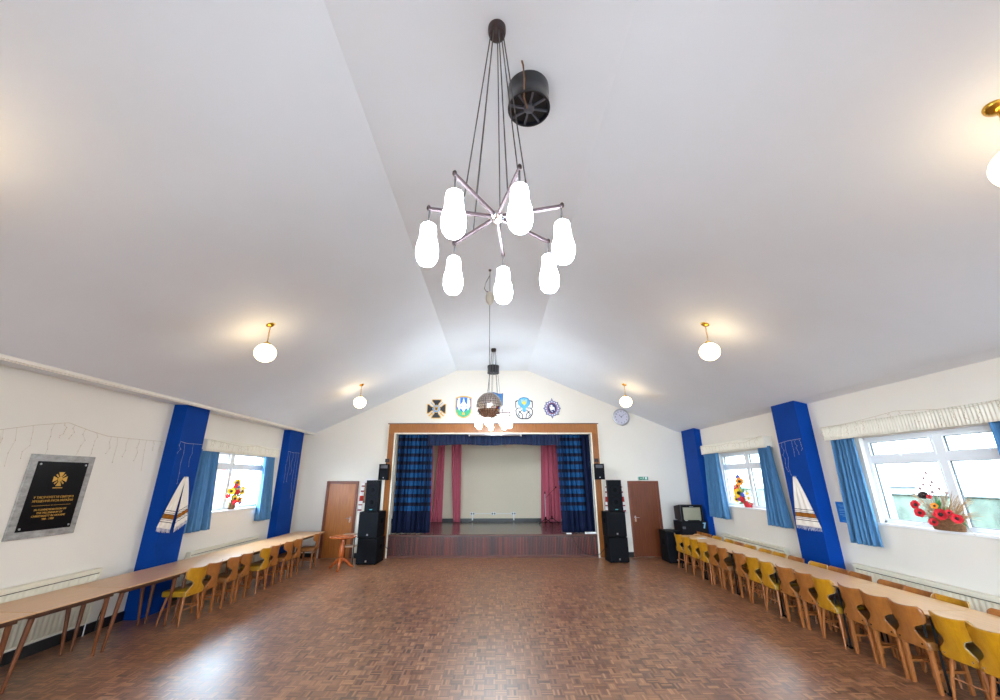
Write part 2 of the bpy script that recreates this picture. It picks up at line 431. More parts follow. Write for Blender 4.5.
# ------------------------------------------------------------------ room shell
XL, XR, D = -5.85, 5.765, 12.45
ZL, ZR, ZC, XA, XB = 3.486, 3.413, 5.40, -1.25, 1.02
Y0 = -5.0
def roof_z(x):
    if x < -5.49: return 3.395
    if x < XA: return 3.42 + (x+5.49)*(ZC-3.42)/(XA+5.49)
    if x > 5.53: return ZR + (XR-x)*(3.47-ZR)/(XR-5.53)
    if x > XB: return 3.47 + (5.53-x)*(ZC-3.47)/(5.53-XB)
    return ZC
struct(box('floor', M['floor'], XL-0.3, XR+0.3, Y0-0.3, D+0.2, -0.1, 0))
ce = [(XL-0.35, 3.395), (-5.491, 3.395), (-5.489, 3.42), (XA, ZC), (XB, ZC), (5.53, 3.47), (XR, ZR), (XR+0.35, ZR-0.08)]
struct(MB().prism(ce + [(x, z+0.15) for x, z in reversed(ce)], Y0-0.3, D+0.25, 'xz').build('ceiling', M['ceil'], smooth=False))

def side_wall(name, x0, x1, ztop, holes):
    mb = MB(); y = Y0-0.3
    for a, b, c, d in sorted(holes):
        mb.box(x0, x1, y, a, -0.1, ztop); mb.box(x0, x1, a, b, -0.1, c); mb.box(x0, x1, a, b, d, ztop); y = b
    mb.box(x0, x1, y, D+0.2, -0.1, ztop)
    return struct(mb.build(name, M['wall'], smooth=False))
ZS, ZH = 1.46, 2.70
WL = [(8.1, 10.72)]
WR = [(-3.3, -1.0), (0.3, 2.5), (4.28, 6.45), (8.72, 10.68)]  # first two lie behind the camera, added for broad fill daylight
side_wall('wall_left', XL-0.28, XL, 3.43, [(a, b, ZS, ZH) for a, b in WL])
side_wall('wall_right', XR, XR+0.28, ZR+0.02, [(a, b, ZS, ZH) for a, b in WR])
# stage end wall with the stage opening cut out
OL, OR_, OZ = -3.04, 2.89, 3.40
mb = MB()
mb.prism([(XL-0.3, -0.1), (OL, -0.1), (OL, roof_z(OL)+0.1), (XL-0.3, roof_z(XL-0.3)+0.1)], D, D+0.2)
mb.prism([(OR_, -0.1), (XR+0.3, -0.1), (XR+0.3, roof_z(XR+0.3)+0.1), (OR_, roof_z(OR_)+0.1)], D, D+0.2)
mb.prism([(OL, OZ), (OR_, OZ), (OR_, roof_z(OR_)+0.1), (XB, ZC+0.1), (XA, ZC+0.1), (OL, roof_z(OL)+0.1)], D, D+0.2)
struct(mb.build('wall_back', M['wall'], smooth=False))
# rear wall behind the photographer ; its wide glazing band is added for fill light
RG = (-4.9, 4.8, 0.75, 3.1)
mb = MB()
mb.prism([(XL-0.3, -0.1), (RG[0], -0.1), (RG[0], roof_z(RG[0])+0.1), (XL-0.3, roof_z(XL-0.3)+0.1)], Y0-0.2, Y0)
mb.prism([(RG[1], -0.1), (XR+0.3, -0.1), (XR+0.3, roof_z(XR+0.3)+0.1), (RG[1], roof_z(RG[1])+0.1)], Y0-0.2, Y0)
mb.box(RG[0], RG[1], Y0-0.2, Y0, -0.1, RG[2])
mb.prism([(RG[0], RG[3]), (RG[1], RG[3]), (RG[1], roof_z(RG[1])+0.1), (XB, ZC+0.1), (XA, ZC+0.1), (RG[0], roof_z(RG[0])+0.1)], Y0-0.2, Y0)
struct(mb.build('wall_rear', M['wall'], smooth=False))

# pillars
for nm, x0, x1, ya, yb in (('pillar_left', XL-0.05, -5.61, 7.33, 7.93), ('pillar_left.001', XL-0.05, -5.66, 11.3, 12.1),
                           ('pillar_right', 5.525, XR+0.05, 7.33, 7.98), ('pillar_right.001', 5.6, XR+0.05, 11.43, 12.25)):
    xe = x1 if x0 < 0 else x0
    zt = roof_z(xe)+0.04
    struct(box(nm, M['blue'], x0, x1, ya, yb, -0.02, zt, bevel=0.006))
# cornice ledge along the left wall
mb = MB(); mb.box(-5.515, -5.475, Y0, D+0.02, 3.385, 3.432); mb.box(-5.525, -5.505, Y0, D+0.02, 3.372, 3.40)
struct(mb.build('trim_1', M['trim'], smooth=False))
# skirting boards
struct(box('baseboard_left', M['skirt'], XL-0.01, XL+0.022, Y0, D, -0.01, 0.13))
struct(box('baseboard_right', M['skirt'], XR-0.022, XR+0.01, Y0, D, -0.01, 0.13))
mb = MB()
for a, b in ((XL, -5.0), (-3.95, -3.27), (3.14, 3.9), (4.82, XR)): mb.box(a, b, D-0.022, D+0.01, -0.01, 0.13)
struct(mb.build('baseboard_back', M['skirt'], smooth=False))

# ------------------------------------------------------------------ windows
def window(name, xf, sgn, ya, yb, za, zb, mull, trans, light_only=False):
    # frame plane at xf; sgn=+1: inside lies towards +x
    w = 0.042; d = 0.035
    mb = MB()
    def B(y0, y1, z0, z1, dd=d): mb.box(xf-dd, xf+dd, y0, y1, z0, z1)
    B(ya, ya+w, za, zb); B(yb-w, yb, za, zb); B(ya, yb, za, za+w); B(ya, yb, zb-w, zb)
    for y in mull: B(y-0.045, y+0.045, za+0.002, zb-0.002, 0.0335)
    B(ya+0.002, yb-0.002, trans-0.035, trans+0.035, 0.032)
    o = struct(mb.build(name, M['upvc'], smooth=False, bevel=0.004))
    ed = [ya+w] + [e for y in mull for e in (y-0.045, y+0.045)] + [yb-w]
    sash = MB(); gas = MB()
    for i in range(0, len(ed), 2):
        a, b = ed[i], ed[i+1]
        for z0, z1, op in ((za+w, trans-0.035, 0), (trans+0.035, zb-w, 1)):
            s = 0.036 if op else 0.018
            for (p, q, r_, t) in ((a, a+s, z0, z1), (b-s, b, z0, z1), (a+s, b-s, z0, z0+s), (a+s, b-s, z1-s, z1)):
                sash.box(xf+sgn*0.01-0.03, xf+sgn*0.01+0.03, p, q, r_, t)
            for (p, q, r_, t) in ((a+s, a+s+0.008, z0+s, z1-s), (b-s-0.008, b-s, z0+s, z1-s), (a+s, b-s, z0+s, z0+s+0.008), (a+s, b-s, z1-s-0.008, z1-s)):
                gas.box(xf-0.012, xf+sgn*0.012, p, q, r_, t) if sgn > 0 else gas.box(xf-0.012, xf+0.012, p, q, r_, t)
            g = MB().box(xf-0.003, xf+0.003, a+s, b-s, z0+s, z1-s).build('glass_pane', M['glass'], o, smooth=False)
            if op:
                yc = (a+b)/2
                h = MB(); h.box(xf+sgn*0.045-0.012, xf+sgn*0.045+0.012, yc-0.03, yc+0.03, z0+0.01, z0+0.04)
                h.box(xf+sgn*0.062-0.008, xf+sgn*0.062+0.008, yc-0.02, yc+0.12, z0+0.018, z0+0.034)
                h.build('window_handle', M['upvc'], o, smooth=False, bevel=0.003)
    sash.build('sash', M['upvc'], o, smooth=False, bevel=0.003)
    gas.build('gasket', M['gasket'], o, smooth=False)
    si = MB()
    inner = XL if sgn > 0 else XR
    x_a, x_b = sorted((xf, inner+sgn*0.035))
    si.box(x_a, x_b, ya-0.03, yb+0.03, za-0.03, za+0.004)
    si.build('window_sill', M['white'], o, smooth=False, bevel=0.005)
    return o
i = 1
for a, b in WL:
    window('window_%d' % i, XL-0.10, 1, a, b, ZS, ZH, [(a+b)/2], 2.36); i += 1
for a, b in WR:
    window('window_%d' % i, XR+0.10, -1, a, b, ZS, ZH, [b-1.085], 2.36); i += 1
# rear glazing, out of view, added to light the hall from behind
mb = MB(); nn = 6
for k in range(nn+1):
    x = RG[0] + (RG[1]-RG[0])*k/nn; mb.box(x-0.04, x+0.04, Y0-0.14, Y0-0.06, RG[2], RG[3])
for z in (RG[2]+0.04, 2.3, RG[3]-0.04): mb.box(RG[0], RG[1], Y0-0.14, Y0-0.06, z-0.04, z+0.04)
rw = struct(mb.build('window_%d' % i, M['upvc'], smooth=False))
MB().box(RG[0], RG[1], Y0-0.104, Y0-0.096, RG[2], RG[3]).build('glass_pane', M['glass'], rw, smooth=False)

# ------------------------------------------------------------------ doors
def door(name, xc, w, h, m, hx):
    o = struct(box(name, m, xc-w/2+0.05, xc+w/2-0.05, D-0.022, D+0.02, 0.006, h-0.06))
    mb = MB()
    mb.box(xc-w/2-0.01, xc-w/2+0.065, D-0.05, D+0.01, 0, h); mb.box(xc+w/2-0.065, xc+w/2+0.01, D-0.05, D+0.01, 0, h)
    mb.box(xc-w/2-0.01, xc+w/2+0.01, D-0.055, D+0.01, h-0.065, h+0.01)
    mb.build('door_frame', M['doorframe'], o, smooth=False, bevel=0.006)
    hd = MB(); s = 1 if hx > xc else -1
    hd.box(hx-0.02, hx+0.02, D-0.032, D-0.02, 0.92, 1.08)
    hd.tube([(hx, D-0.03, 1.03), (hx, D-0.07, 1.03), (hx-s*0.10, D-0.075, 1.03)], 0.009)
    hd.build('door_handle', M['chrome'], o)
    return o
door('door_1', -4.47, 0.90, 2.03, M['door'], -4.16)
door('door_2', 4.335, 0.88, 2.02, M['door2'], 4.02)

# ------------------------------------------------------------------ stage
SZ = 0.59; SB = 16.1
st = struct(MB().box(OL, OR_, D-0.02, D+0.21, SZ-0.06, SZ).box(-4.6, 4.4, D+0.205, SB+0.2, SZ-0.06, SZ).build('stage', M['stagefloor'], smooth=False))
mb = MB(); x = OL+0.005
while x < OR_-0.03:
    mb.box(x, min(x+0.038, OR_-0.005), D-0.012, D+0.03, 0.05, SZ-0.03); x += 0.045
mb.box(OL, OR_, D+0.012, D+0.05, 0.0, SZ-0.05)
mb.build('front_panel', M['strips'], st, smooth=False, bevel=0.003)
MB().box(OL, OR_, D-0.03, D+0.03, 0, 0.065).build('plinth', M['plinth'], st, smooth=False, bevel=0.005)
MB().box(OL, OR_, D-0.035, D+0.02, SZ-0.035, SZ+0.004).build('nosing', M['plinth'], st, smooth=False, bevel=0.005)
mb = MB(); mb.box(-4.7, 4.5, SB, SB+0.2, -0.1, 4.6)
mb.box(1.42, 4.5, SB-0.035, SB+0.02, SZ, 4.6); mb.box(-4.7, -4.6, D+0.2, SB, 0, 4.6); mb.box(4.4, 4.5, D+0.2, SB, 0, 4.6)
mb.box(-4.7, 4.5, D+0.2, SB+0.2, 4.5, 4.6)
struct(mb.build('wall_stage', M['stagewall'], smooth=False))
struct(box('baseboard_stage', M['skirt'], -4.6, 4.4, SB-0.06, SB-0.03, SZ, SZ+0.11))
# proscenium frame
mb = MB(); mb.box(OL-0.215, OL, D-0.06, D+0.05, 0, OZ+0.01); mb.box(OR_, OR_+0.225, D-0.06, D+0.05, 0, OZ+0.01)
tr = struct(mb.build('trim_2', M['pros'], smooth=False, bevel=0.005))
MB().box(OL-0.215, OR_+0.225, D-0.062, D+0.05, OZ+0.005, 3.69).build('head_board', M['prosh'], tr, smooth=False, bevel=0.004)
mb = MB(); mb.box(OL-0.24, OR_+0.25, D-0.085, D+0.02, 3.69, 3.715)
mb.build('cap_strip', M['plinth'], tr, smooth=False, bevel=0.003)
mb = MB(); mb.box(OL-0.03, OL+0.012, D-0.075, D-0.055, 0.0, OZ+0.012); mb.box(OR_-0.012, OR_+0.03, D-0.075, D-0.055, 0.0, OZ+0.012)
mb.box(OL-0.03, OR_+0.03, D-0.075, D-0.055, OZ-0.005, OZ+0.03)
mb.box(OL-0.225, OL-0.205, D-0.07, D+0.0, 0, 3.69); mb.box(OR_+0.215, OR_+0.235, D-0.07, D+0.0, 0, 3.69)
mb.build('bead', M['bead'], tr, smooth=False)

def drape(x0a, x1a, x0b, x1b, y, zt, zb, folds, amp, seed=0, kx=1.0, side0=-1.0, side1=2.0, nv=22, wav=0.0):
    """hanging cloth between top edge x0a..x1a and bottom edge x0b..x1b"""
    rnd = random.Random(seed); ph = [rnd.uniform(0, 6.28) for _ in range(6)]
    def fn(u, v):
        xa = x0a+(x1a-x0a)*u; xb = x0b+(x1b-x0b)*u
        e = v**1.3
        a = amp*(0.55+0.45*v)
        f = math.sin(2*PI*folds*u+ph[0]) + 0.45*math.sin(2*PI*folds*1.73*u+ph[1]+0.7*v) + 0.25*math.sin(2*PI*folds*0.53*u+ph[2])
        g = math.cos(2*PI*folds*u+ph[0])
        return (xa+(xb-xa)*e + 0.25*a*g, y + a*f*0.6, zt+(zb-zt)*v + wav*math.sin(2*PI*2.5*u+ph[3])*v)
    w = abs(x1a-x0a)*kx; h = zt-zb
    mb = MB(); mb.grid(fn, int(folds*10)+6, nv, uvfn=lambda u, v: (u*w, h*v, 1.0 if side0 < u < side1 else 0.0)); return mb
t = drape(-3.03, -1.97, -3.05, -1.95, D+0.32, OZ+0.05, SZ+0.015, 8, 0.13, 1, 1.5).build('stage_curtain', M['plaid'], solid=0.006)
tag(t, 'long blue checked stage curtain drawn to the left of the stage opening', 'curtain', 'checked stage curtains')
t = drape(1.86, 2.9, 1.93, 2.93, D+0.32, OZ+0.05, SZ+0.015, 8, 0.13, 2, 1.5, side1=0.8).build('stage_curtain', M['plaid'], solid=0.006)
tag(t, 'long blue checked stage curtain drawn to the right, plain navy at its outer edge', 'curtain', 'checked stage curtains')
t = drape(-2.1, 1.98, -2.1, 1.98, D+0.24, OZ+0.04, 3.09, 36, 0.035, 3, nv=8, wav=0.018).build('stage_valance', M['navy'], solid=0.005)
tag(t, 'gathered navy valance hanging along the top of the stage opening', 'valance')
for (a, b, c, d, s, lab) in ((-2.62, -2.40, -2.56, -2.30, 4, 'narrow maroon curtain just inside the left checked curtain'),
                         (-2.18, -1.93, -2.27, -1.93, 5, 'middle of the three maroon curtains at the back left of the stage'),
                         (-1.71, -1.32, -1.54, -1.28, 6, 'maroon curtain left of the bare back wall, nearest the stage centre'),
                         (1.74, 2.75, 1.66, 2.85, 8, 'wide maroon curtain at the back right of the stage behind the microphone stands')):
    t = drape(a, b, c, d, SB-0.32, 3.9, SZ+0.01, 7 if s == 8 else 4, 0.07, s).build('stage_curtain', M['maroon'], solid=0.005)
    tag(t, lab, 'curtain', 'maroon back curtains')
# grey housing under the valance head
t = thing('screen_case', 'long pale grey screen housing fixed below the proscenium head board', 'projector screen', (-0.02, D-0.02, OZ-0.03))
MB().lathe([(0.03, -0.78), (0.038, -0.77), (0.038, 0.77), (0.03, 0.78)], n=16, axis='x').build('tube', M['silver'], t)
for s in (-0.8, 0.78): MB().box(s, s+0.02, -0.045, 0.045, -0.045, 0.05).build('end_bracket', M['upvc'], t, smooth=False)
# sockets on the stage back wall
for xx, lab in ((-0.86, 'left'), (-0.08, 'middle'), (0.67, 'right')):
    t = thing('power_socket', 'white double power socket low on the stage back wall, %s of three' % lab, 'socket', (xx, SB-0.0, 0.86), 0, 'sockets on the stage back wall')
    MB().box(-0.085, 0.085, -0.03, 0.0, -0.05, 0.05).build('face_plate', M['white'], t, smooth=False, bevel=0.006)
    for s in (-0.042, 0.042):
        MB().box(s-0.022, s+0.022, -0.034, -0.028, -0.025, 0.03).build('outlet', M['ink'], t, smooth=False)
mb = MB(); mb.box(-0.78, 0.59, SB-0.018, SB, 0.85, 0.87)
for xx in (-0.86, 0.67): mb.box(xx-0.02, xx+0.02, SB-0.07, SB, SZ+0.05, 0.815)
tag(mb.build('cable_trunking', M['white'], smooth=False), 'white plastic cable trunking joining the sockets on the stage wall', 'trunking')
# microphone stands
def mic_stand(name, x, y, h, boom, lab):
    t = thing(name, lab, 'microphone stand', (x, y, SZ), 0.4, 'microphone stands on the stage')
    MB().tube([(0,0,0.1), (0,0,h)], 0.011).build('pole', M['silver'] if not boom else M['black'], t)
    for k in range(3):
        a = k*2*PI/3
        MB().tube([(0,0,0.2), (0.28*math.cos(a), 0.28*math.sin(a), 0.012)], 0.012, 6).build('leg', M['black'], t)
    MB().lathe([(0.02, 0.14), (0.03, 0.16), (0.03, 0.24), (0.018, 0.26)], n=12).build('collar', M['black'], t)
    if boom:
        MB().tube([(-0.22, 0, h-0.12), (0.18, 0, h+0.2)], 0.008).build('boom', M['black'], t)
        MB().ell((0.21, 0, h+0.23), (0.03, 0.03, 0.04), 10).build('microphone', M['black'], t)
    else:
        MB().lathe([(0.016, h), (0.025, h+0.02), (0.012, h+0.08)], n=10).build('clip', M['black'], t)
mic_stand('microphone_stand', 1.72, 14.9, 1.0, False, 'short silver microphone stand on the stage, the one further left')
mic_stand('microphone_stand', 1.98, 15.25, 0.98, True, 'black boom microphone stand on the stage, close to the checked curtain')
# folded white cloth beside the right curtain
t = MB().ell((2.43, 15.0, SZ+0.14), (0.16, 0.14, 0.16), 16).build('bundle', cloth('folded_white_cloth', C(214, 206, 196)))
tag(t, 'pale bundle lying on the stage floor half behind the right checked curtain', 'bundle')
# cable over the stage front
pts = [(2.15, D-0.05, SZ+0.01), (2.2, D-0.06, 0.45), (2.32, D-0.06, 0.25), (2.5, D-0.07, 0.1), (2.72, D-0.08, 0.05), (2.92, D-0.10, 0.10), (3.06, D-0.12, 0.25), (3.12, D-0.2, 0.42), (3.15, D-0.3, 0.55)]
tag(MB().tube(pts, 0.009, 6).build('cable', M['bcable']), 'black cable looping down the stage front to the right speaker stack', 'cable')
pts = [(-2.93, D-0.09, 0.3), (-3.0, D-0.1, 0.24), (-3.05, D-0.15, 0.3), (-3.08, D-0.3, 0.42), (-3.1, D-0.35, 0.5)]
tag(MB().tube(pts, 0.008, 6).build('cable', M['bcable']), 'short black cable between the stage frame and the left speaker stack', 'cable')
t = thing('power_strip', 'white power strip on the stage edge below the right checked curtain', 'power strip', (2.72, D+0.1, SZ), 0.1)
MB().box(-0.16, 0.16, -0.04, 0.04, 0, 0.05).build('body', M['white'], t, smooth=False, bevel=0.008)
for k in range(3): MB().box(-0.12+k*0.09, -0.06+k*0.09, -0.025, 0.025, 0.048, 0.053).build('outlet', M['ink'], t, smooth=False)
t = MB().box(2.02, 2.16, D-0.02, D+0.08, SZ+0.004, SZ+0.03).build('adaptor', M['white'], None, smooth=False, bevel=0.006)
tag(t, 'small white plug adaptor on the stage edge under the checked curtain', 'plug')

# ------------------------------------------------------------------ chairs
HW = [(0.395, 0.140), (0.400, 0.158), (0.415, 0.168), (0.45, 0.168), (0.475, 0.155), (0.505, 0.120), (0.535, 0.094), (0.56, 0.088),
      (0.585, 0.098), (0.605, 0.130), (0.622, 0.168), (0.645, 0.190), (0.68, 0.199), (0.72, 0.203), (0.755, 0.200), (0.775, 0.190), (0.79, 0.170)]
def back_xyz(s, z, w, z2):
    k = 0.4 + 1.5*min(1, max(0, (z-0.45)/0.2))
    y = -0.195 - 0.13*max(0, z-0.42) + k*s*s
    return (s, y, z2)
def chair(kind):
    yel = kind == 'yellow'
    t = thing('yellow_chair' if yel else 'wooden_chair', 'x', 'chair')
    bm_, sm = (M['yel'], M['yelseat']) if yel else (M['ply'], M['plyseat'])
    # seat: padded trapezoid
    mb = MB(); n = 10
    def outline(inset):
        pts = []
        for (cx, cy) in ((0.16, 0.16), (-0.16, 0.16), (-0.135, -0.15), (0.135, -0.15)):
            a0 = {(1, 1): 0, (-1, 1): 90, (-1, -1): 180, (1, -1): 270}[(1 if cx > 0 else -1, 1 if cy > 0 else -1)]
            for k in range(5):
                a = R(a0+k*22.5); r = 0.04-inset
                pts.append((cx+r*math.cos(a), cy+r*math.sin(a)))
        return pts
    rings = [(0.012, 0.385), (0.0, 0.397), (0.0, 0.448), (0.008, 0.462), (0.03, 0.47)]
    vs = [(x, y, z) for ins, z in rings for x, y in outline(ins)]; m = len(outline(0)); k = len(rings)
    fs = [(i*m+j, i*m+(j+1) % m, (i+1)*m+(j+1) % m, (i+1)*m+j) for i in range(k-1) for j in range(m)]
    fs += [tuple(range(m-1, -1, -1)), tuple((k-1)*m+j for j in range(m))]
    mb.add(vs, fs); mb.build('seat', sm, t)
    # hourglass plywood back
    nu = 12
    mb = MB(); vs = []
    for z, w in HW:
        for i in range(nu+1):
            q = -1+2*i/nu; s = q*w
            dip = 0.014*(1-q*q)*max(0, (z-0.7)/0.09)
            vs.append(back_xyz(s, z, w, z-dip))
    W = nu+1
    mb.add(vs, [(j*W+i, j*W+i+1, (j+1)*W+i+1, (j+1)*W+i) for j in range(len(HW)-1) for i in range(nu)])
    bk = mb.build('backrest', bm_, t, solid=0.013)
    if yel:
        for s in (-1, 1):
            MB().tube([tuple(Vector(back_xyz(s*(w+0.001), z, w, z)) + Vector((0, 0.006, 0))) for z, w in HW], 0.0026, 5).build('piping', M['piping'], bk)
    for s in (-1, 1):
        b = back_xyz(s*0.125, 0.435, 0, 0.435)
        MB().lathe([(0.001, -0.016), (0.009, -0.014), (0.009, -0.004)], (b[0], b[1], b[2]), 8, axis='y').build('bolt', M['bolt'] if not yel else M['chrome'], bk)
    if yel:
        for sx in (-1, 1):
            for sy in (-1, 1):
                MB().tube([(sx*0.125, sy*0.13, 0.41), (sx*0.16, sy*0.155, 0.22), (sx*0.185, sy*0.178, 0.0)], [0.021, 0.017, 0.011], 10).build('leg', M['leg'], t)
        for sy in (-1, 1):
            MB().tube([(-0.16, sy*0.157, 0.21), (0.16, sy*0.157, 0.21)], 0.008, 6).build('stretcher', M['leg'], t)
    else:
        for sx in (-1, 1):
            for sy in (-1, 1):
                mb = MB(); a = 0.019
                mb.add([(sx*0.14+i*a, sy*0.15+j*a, 0.41) for i, j in ((-1,-1),(1,-1),(1,1),(-1,1))] + [(sx*0.144+i*a*0.85, sy*0.155+j*a*0.85, 0.0) for i, j in ((-1,-1),(1,-1),(1,1),(-1,1))],
                       [(0,1,2,3), (7,6,5,4), (0,4,5,1), (1,5,6,2), (2,6,7,3), (3,7,4,0)])
                mb.build('leg', M['leg'], t, smooth=False, bevel=0.004)
        for sx in (-1, 1):
            MB().box(sx*0.147-0.008, sx*0.147+0.008, -0.15, 0.15, 0.185, 0.21).build('stretcher', M['leg'], t, smooth=False)
        MB().box(-0.14, 0.14, -0.008, 0.008, 0.19, 0.207).build('stretcher', M['leg'], t, smooth=False)
    return t
protos = {'y': chair('yellow'), 'w': chair('wood')}
fresh = {'y': True, 'w': True}
def put_chair(k, x, y, rz, label, group):
    if fresh[k]:
        o = protos[k]; fresh[k] = False; o.location = (x, y, 0); o.rotation_euler = (0, 0, rz); o['label'] = label; o['group'] = group
    else: o = dup(protos[k], (x, y, 0), rz, label, group)
    return o
ORD = ['first', 'second', 'third', 'fourth', 'fifth', 'sixth', 'seventh', 'eighth', 'ninth', 'tenth', 'eleventh', 'twelfth', 'thirteenth', 'fourteenth', 'fifteenth', 'sixteenth', 'seventeenth', 'eighteenth']
KN = {'y': 'yellow', 'w': 'brown plywood'}
rj = random.Random(5)
fr = [11.0, 10.6, 10.2, 9.75, 9.4, 9.0, 8.4, 8.0, 7.6, 7.15, 6.75, 6.4, 5.93, 5.56, 5.2, 4.76, 4.4, 4.02]
for i, (y, k) in enumerate(zip(fr, 'yyyywwwyywwywwwyyw')):
    put_chair(k, 4.70+rj.uniform(-0.012, 0.012), y-0.20+0.04, -PI/2+rj.uniform(-0.05, 0.05),
              '%s chair, %s from the stage along the dance-floor side of the right-hand tables' % (KN[k], ORD[i]), 'chairs on the dance-floor side of the right tables')
bk = [11.38, 11.0, 10.55, 10.0, 9.62, 9.22, 8.72, 8.34, 7.92, 7.4, 7.02, 6.64, 6.14, 5.77, 5.42, 4.86, 4.5]
for i, (y, k) in enumerate(zip(bk, 'wwyywyyywywwwwywy')):
    put_chair(k, 5.06+rj.uniform(-0.01, 0.01), y-0.2, PI/2+rj.uniform(-0.04, 0.04),
              '%s chair, %s from the stage between the right-hand tables and the wall' % (KN[k], ORD[i]), 'chairs on the wall side of the right tables')
lf = [(7.2, 'y', -0.08), (7.55, 'w', 0), (8.05, 'w', 0.02), (8.41, 'w', 0), (9.01, 'y', 0.05), (9.33, 'w', 0), (9.89, 'w', 0), (10.3, 'w', 0), (11.2, 'w', 0.1)]
def chair_edge(y): return -4.88 + 0.045*(y-4.6)
def left_edge(y): return -4.93 + 0.062*(y-4.6) if y < 7.5 else -4.75 + 0.03*(y-7.5)
for i, (y, k, da) in enumerate(lf):
    put_chair(k, chair_edge(y)+0.11-0.24, y, PI/2+da+rj.uniform(-0.03, 0.03),
              '%s chair, %s from the camera along the left-hand tables' % (KN[k], ORD[i]), 'chairs along the left tables')

# ------------------------------------------------------------------ tables
TZ = 0.745
def left_table(ya, yb, label):
    L = yb-ya; yc = (ya+yb)/2; xe = left_edge(yc); w = 0.80
    t = thing('dining_table', label, 'table', (xe-w/2, yc, 0), -math.atan(0.062 if yc < 7.5 else 0.03), 'wooden tables along the left wall')
    h = L/2-0.004
    MB().box(-w/2, w/2, -h, h, TZ-0.022, TZ).build('tabletop', M['tabtop'], t, smooth=False, bevel=0.004)
    mb = MB(); e = 0.004
    mb.box(-w/2-e, w/2+e, -h-0.001, h+0.001, TZ-0.03, TZ-0.012); mb.build('edging', M['tabedge'], t, smooth=False)
    mb = MB()
    for s in (-1, 1): mb.box(s*(w/2-0.12)-0.01, s*(w/2-0.12)+0.01, -h+0.06, h-0.06, TZ-0.085, TZ-0.028)
    for s in (-1, 1): mb.box(-w/2+0.12, w/2-0.12, s*(h-0.08)-0.01, s*(h-0.08)+0.01, TZ-0.085, TZ-0.028)
    mb.build('apron', M['tabedge'], t, smooth=False)
    for sx in (-1, 1):
        for sy in (-1, 1):
            MB().tube([(sx*(w/2-0.15), sy*(h-0.10), TZ-0.03), (sx*(w/2-0.19), sy*(h-0.055), 0.0)], [0.029, 0.016], 10).build('leg', M['tableg'], t)
le = [2.95, 3.98, 5.02, 6.06, 7.12, 8.32, 9.52, 10.72, 11.92]
NL = len(le)-1
for i in range(NL):
    left_table(le[i], le[i+1], 'beech-topped table with tapered wooden legs, %s from the camera in the left-hand row' % ORD[i])
def right_table(ya, yb, label):
    L = yb-ya; yc = (ya+yb)/2; w = 0.66
    t = thing('folding_table', label, 'table', (4.53+w/2, yc, 0), 0, 'folding tables along the right wall')
    h = L/2-0.004; z = 0.738
    MB().box(-w/2, w/2, -h, h, z-0.022, z).build('tabletop', M['tabtop2'], t, smooth=False, bevel=0.004)
    MB().box(-w/2-0.003, w/2+0.003, -h-0.001, h+0.001, z-0.026, z-0.01).build('edging', M['tabedge'], t, smooth=False)
    mb = MB()
    for s in (-1, 1): mb.box(s*(w/2-0.09)-0.012, s*(w/2-0.09)+0.012, -h+0.03, h-0.03, z-0.06, z-0.024)
    mb.build('rail', M['black'], t, smooth=False)
    for sx in (-1, 1):
        for sy in (-1, 1):
            mb = MB(); mb.M = Matrix.Translation((sx*(w/2-0.075), sy*(h-0.05), 0))
            mb.tube([(0, 0, z-0.03), (0, sy*0.015, 0.012)], 0.0155, 4); mb.box(-0.018, 0.018, -0.018+sy*0.015, 0.018+sy*0.015, 0, 0.02)
            mb.build('leg', M['black'], t)
re_ = [3.68, 4.92, 6.12, 7.32, 8.58, 9.82, 11.02]
for i in range(len(re_)-1):
    j = len(re_)-2-i
    right_table(re_[j], re_[j+1], 'pale beech folding table with black legs, %s from the stage in the right-hand row' % ORD[i])
t = MB().box(4.82, 5.0, 10.35, 10.5, 0.738, 0.742).build('leaflet', M['paper'], smooth=False)
t.rotation_euler = (0, 0, 0.0)
tag(t, 'white leaflet lying near the stage end of the right-hand tables', 'leaflet')
t = MB().ell((5.0, 10.86, 0.76), (0.09, 0.05, 0.022), 12).build('paper_bag', M['tabtop'])
tag(t, 'small crumpled tan paper lying at the far end of the right-hand tables', 'paper')

# ------------------------------------------------------------------ speakers
def cabinet(mb, w, d, h): mb.box(-w/2, w/2, 0, d, 0, h)
def sub(loc, rz, w, d, h, label, grp):
    t = thing('subwoofer', label, 'loudspeaker', loc, rz, grp)
    MB().box(-w/2, w/2, 0, d, 0.012, h).build('cabinet', M['spk'], t, smooth=False, bevel=0.012)
    MB().box(-w/2+0.02, w/2-0.02, -0.012, 0.004, 0.04, h-0.03).build('grille', M['grille'], t, smooth=False, bevel=0.004)
    MB().box(-0.02, 0.02, -0.018, -0.008, 0.07, 0.11).build('badge', M['silver'], t, smooth=False)
    for s in (-1, 1):
        MB().box(s*w/2-0.008, s*w/2+0.008, d*0.35, d*0.65, h*0.55, h*0.72).build('side_handle', M['cone'], t, smooth=False, bevel=0.004)
    for sx in (-1, 1):
        for sy in (0.06, d-0.06): MB().lathe([(0.02, 0), (0.022, 0.014)], (sx*(w/2-0.05), sy, 0), 10).build('foot', M['cone'], t)
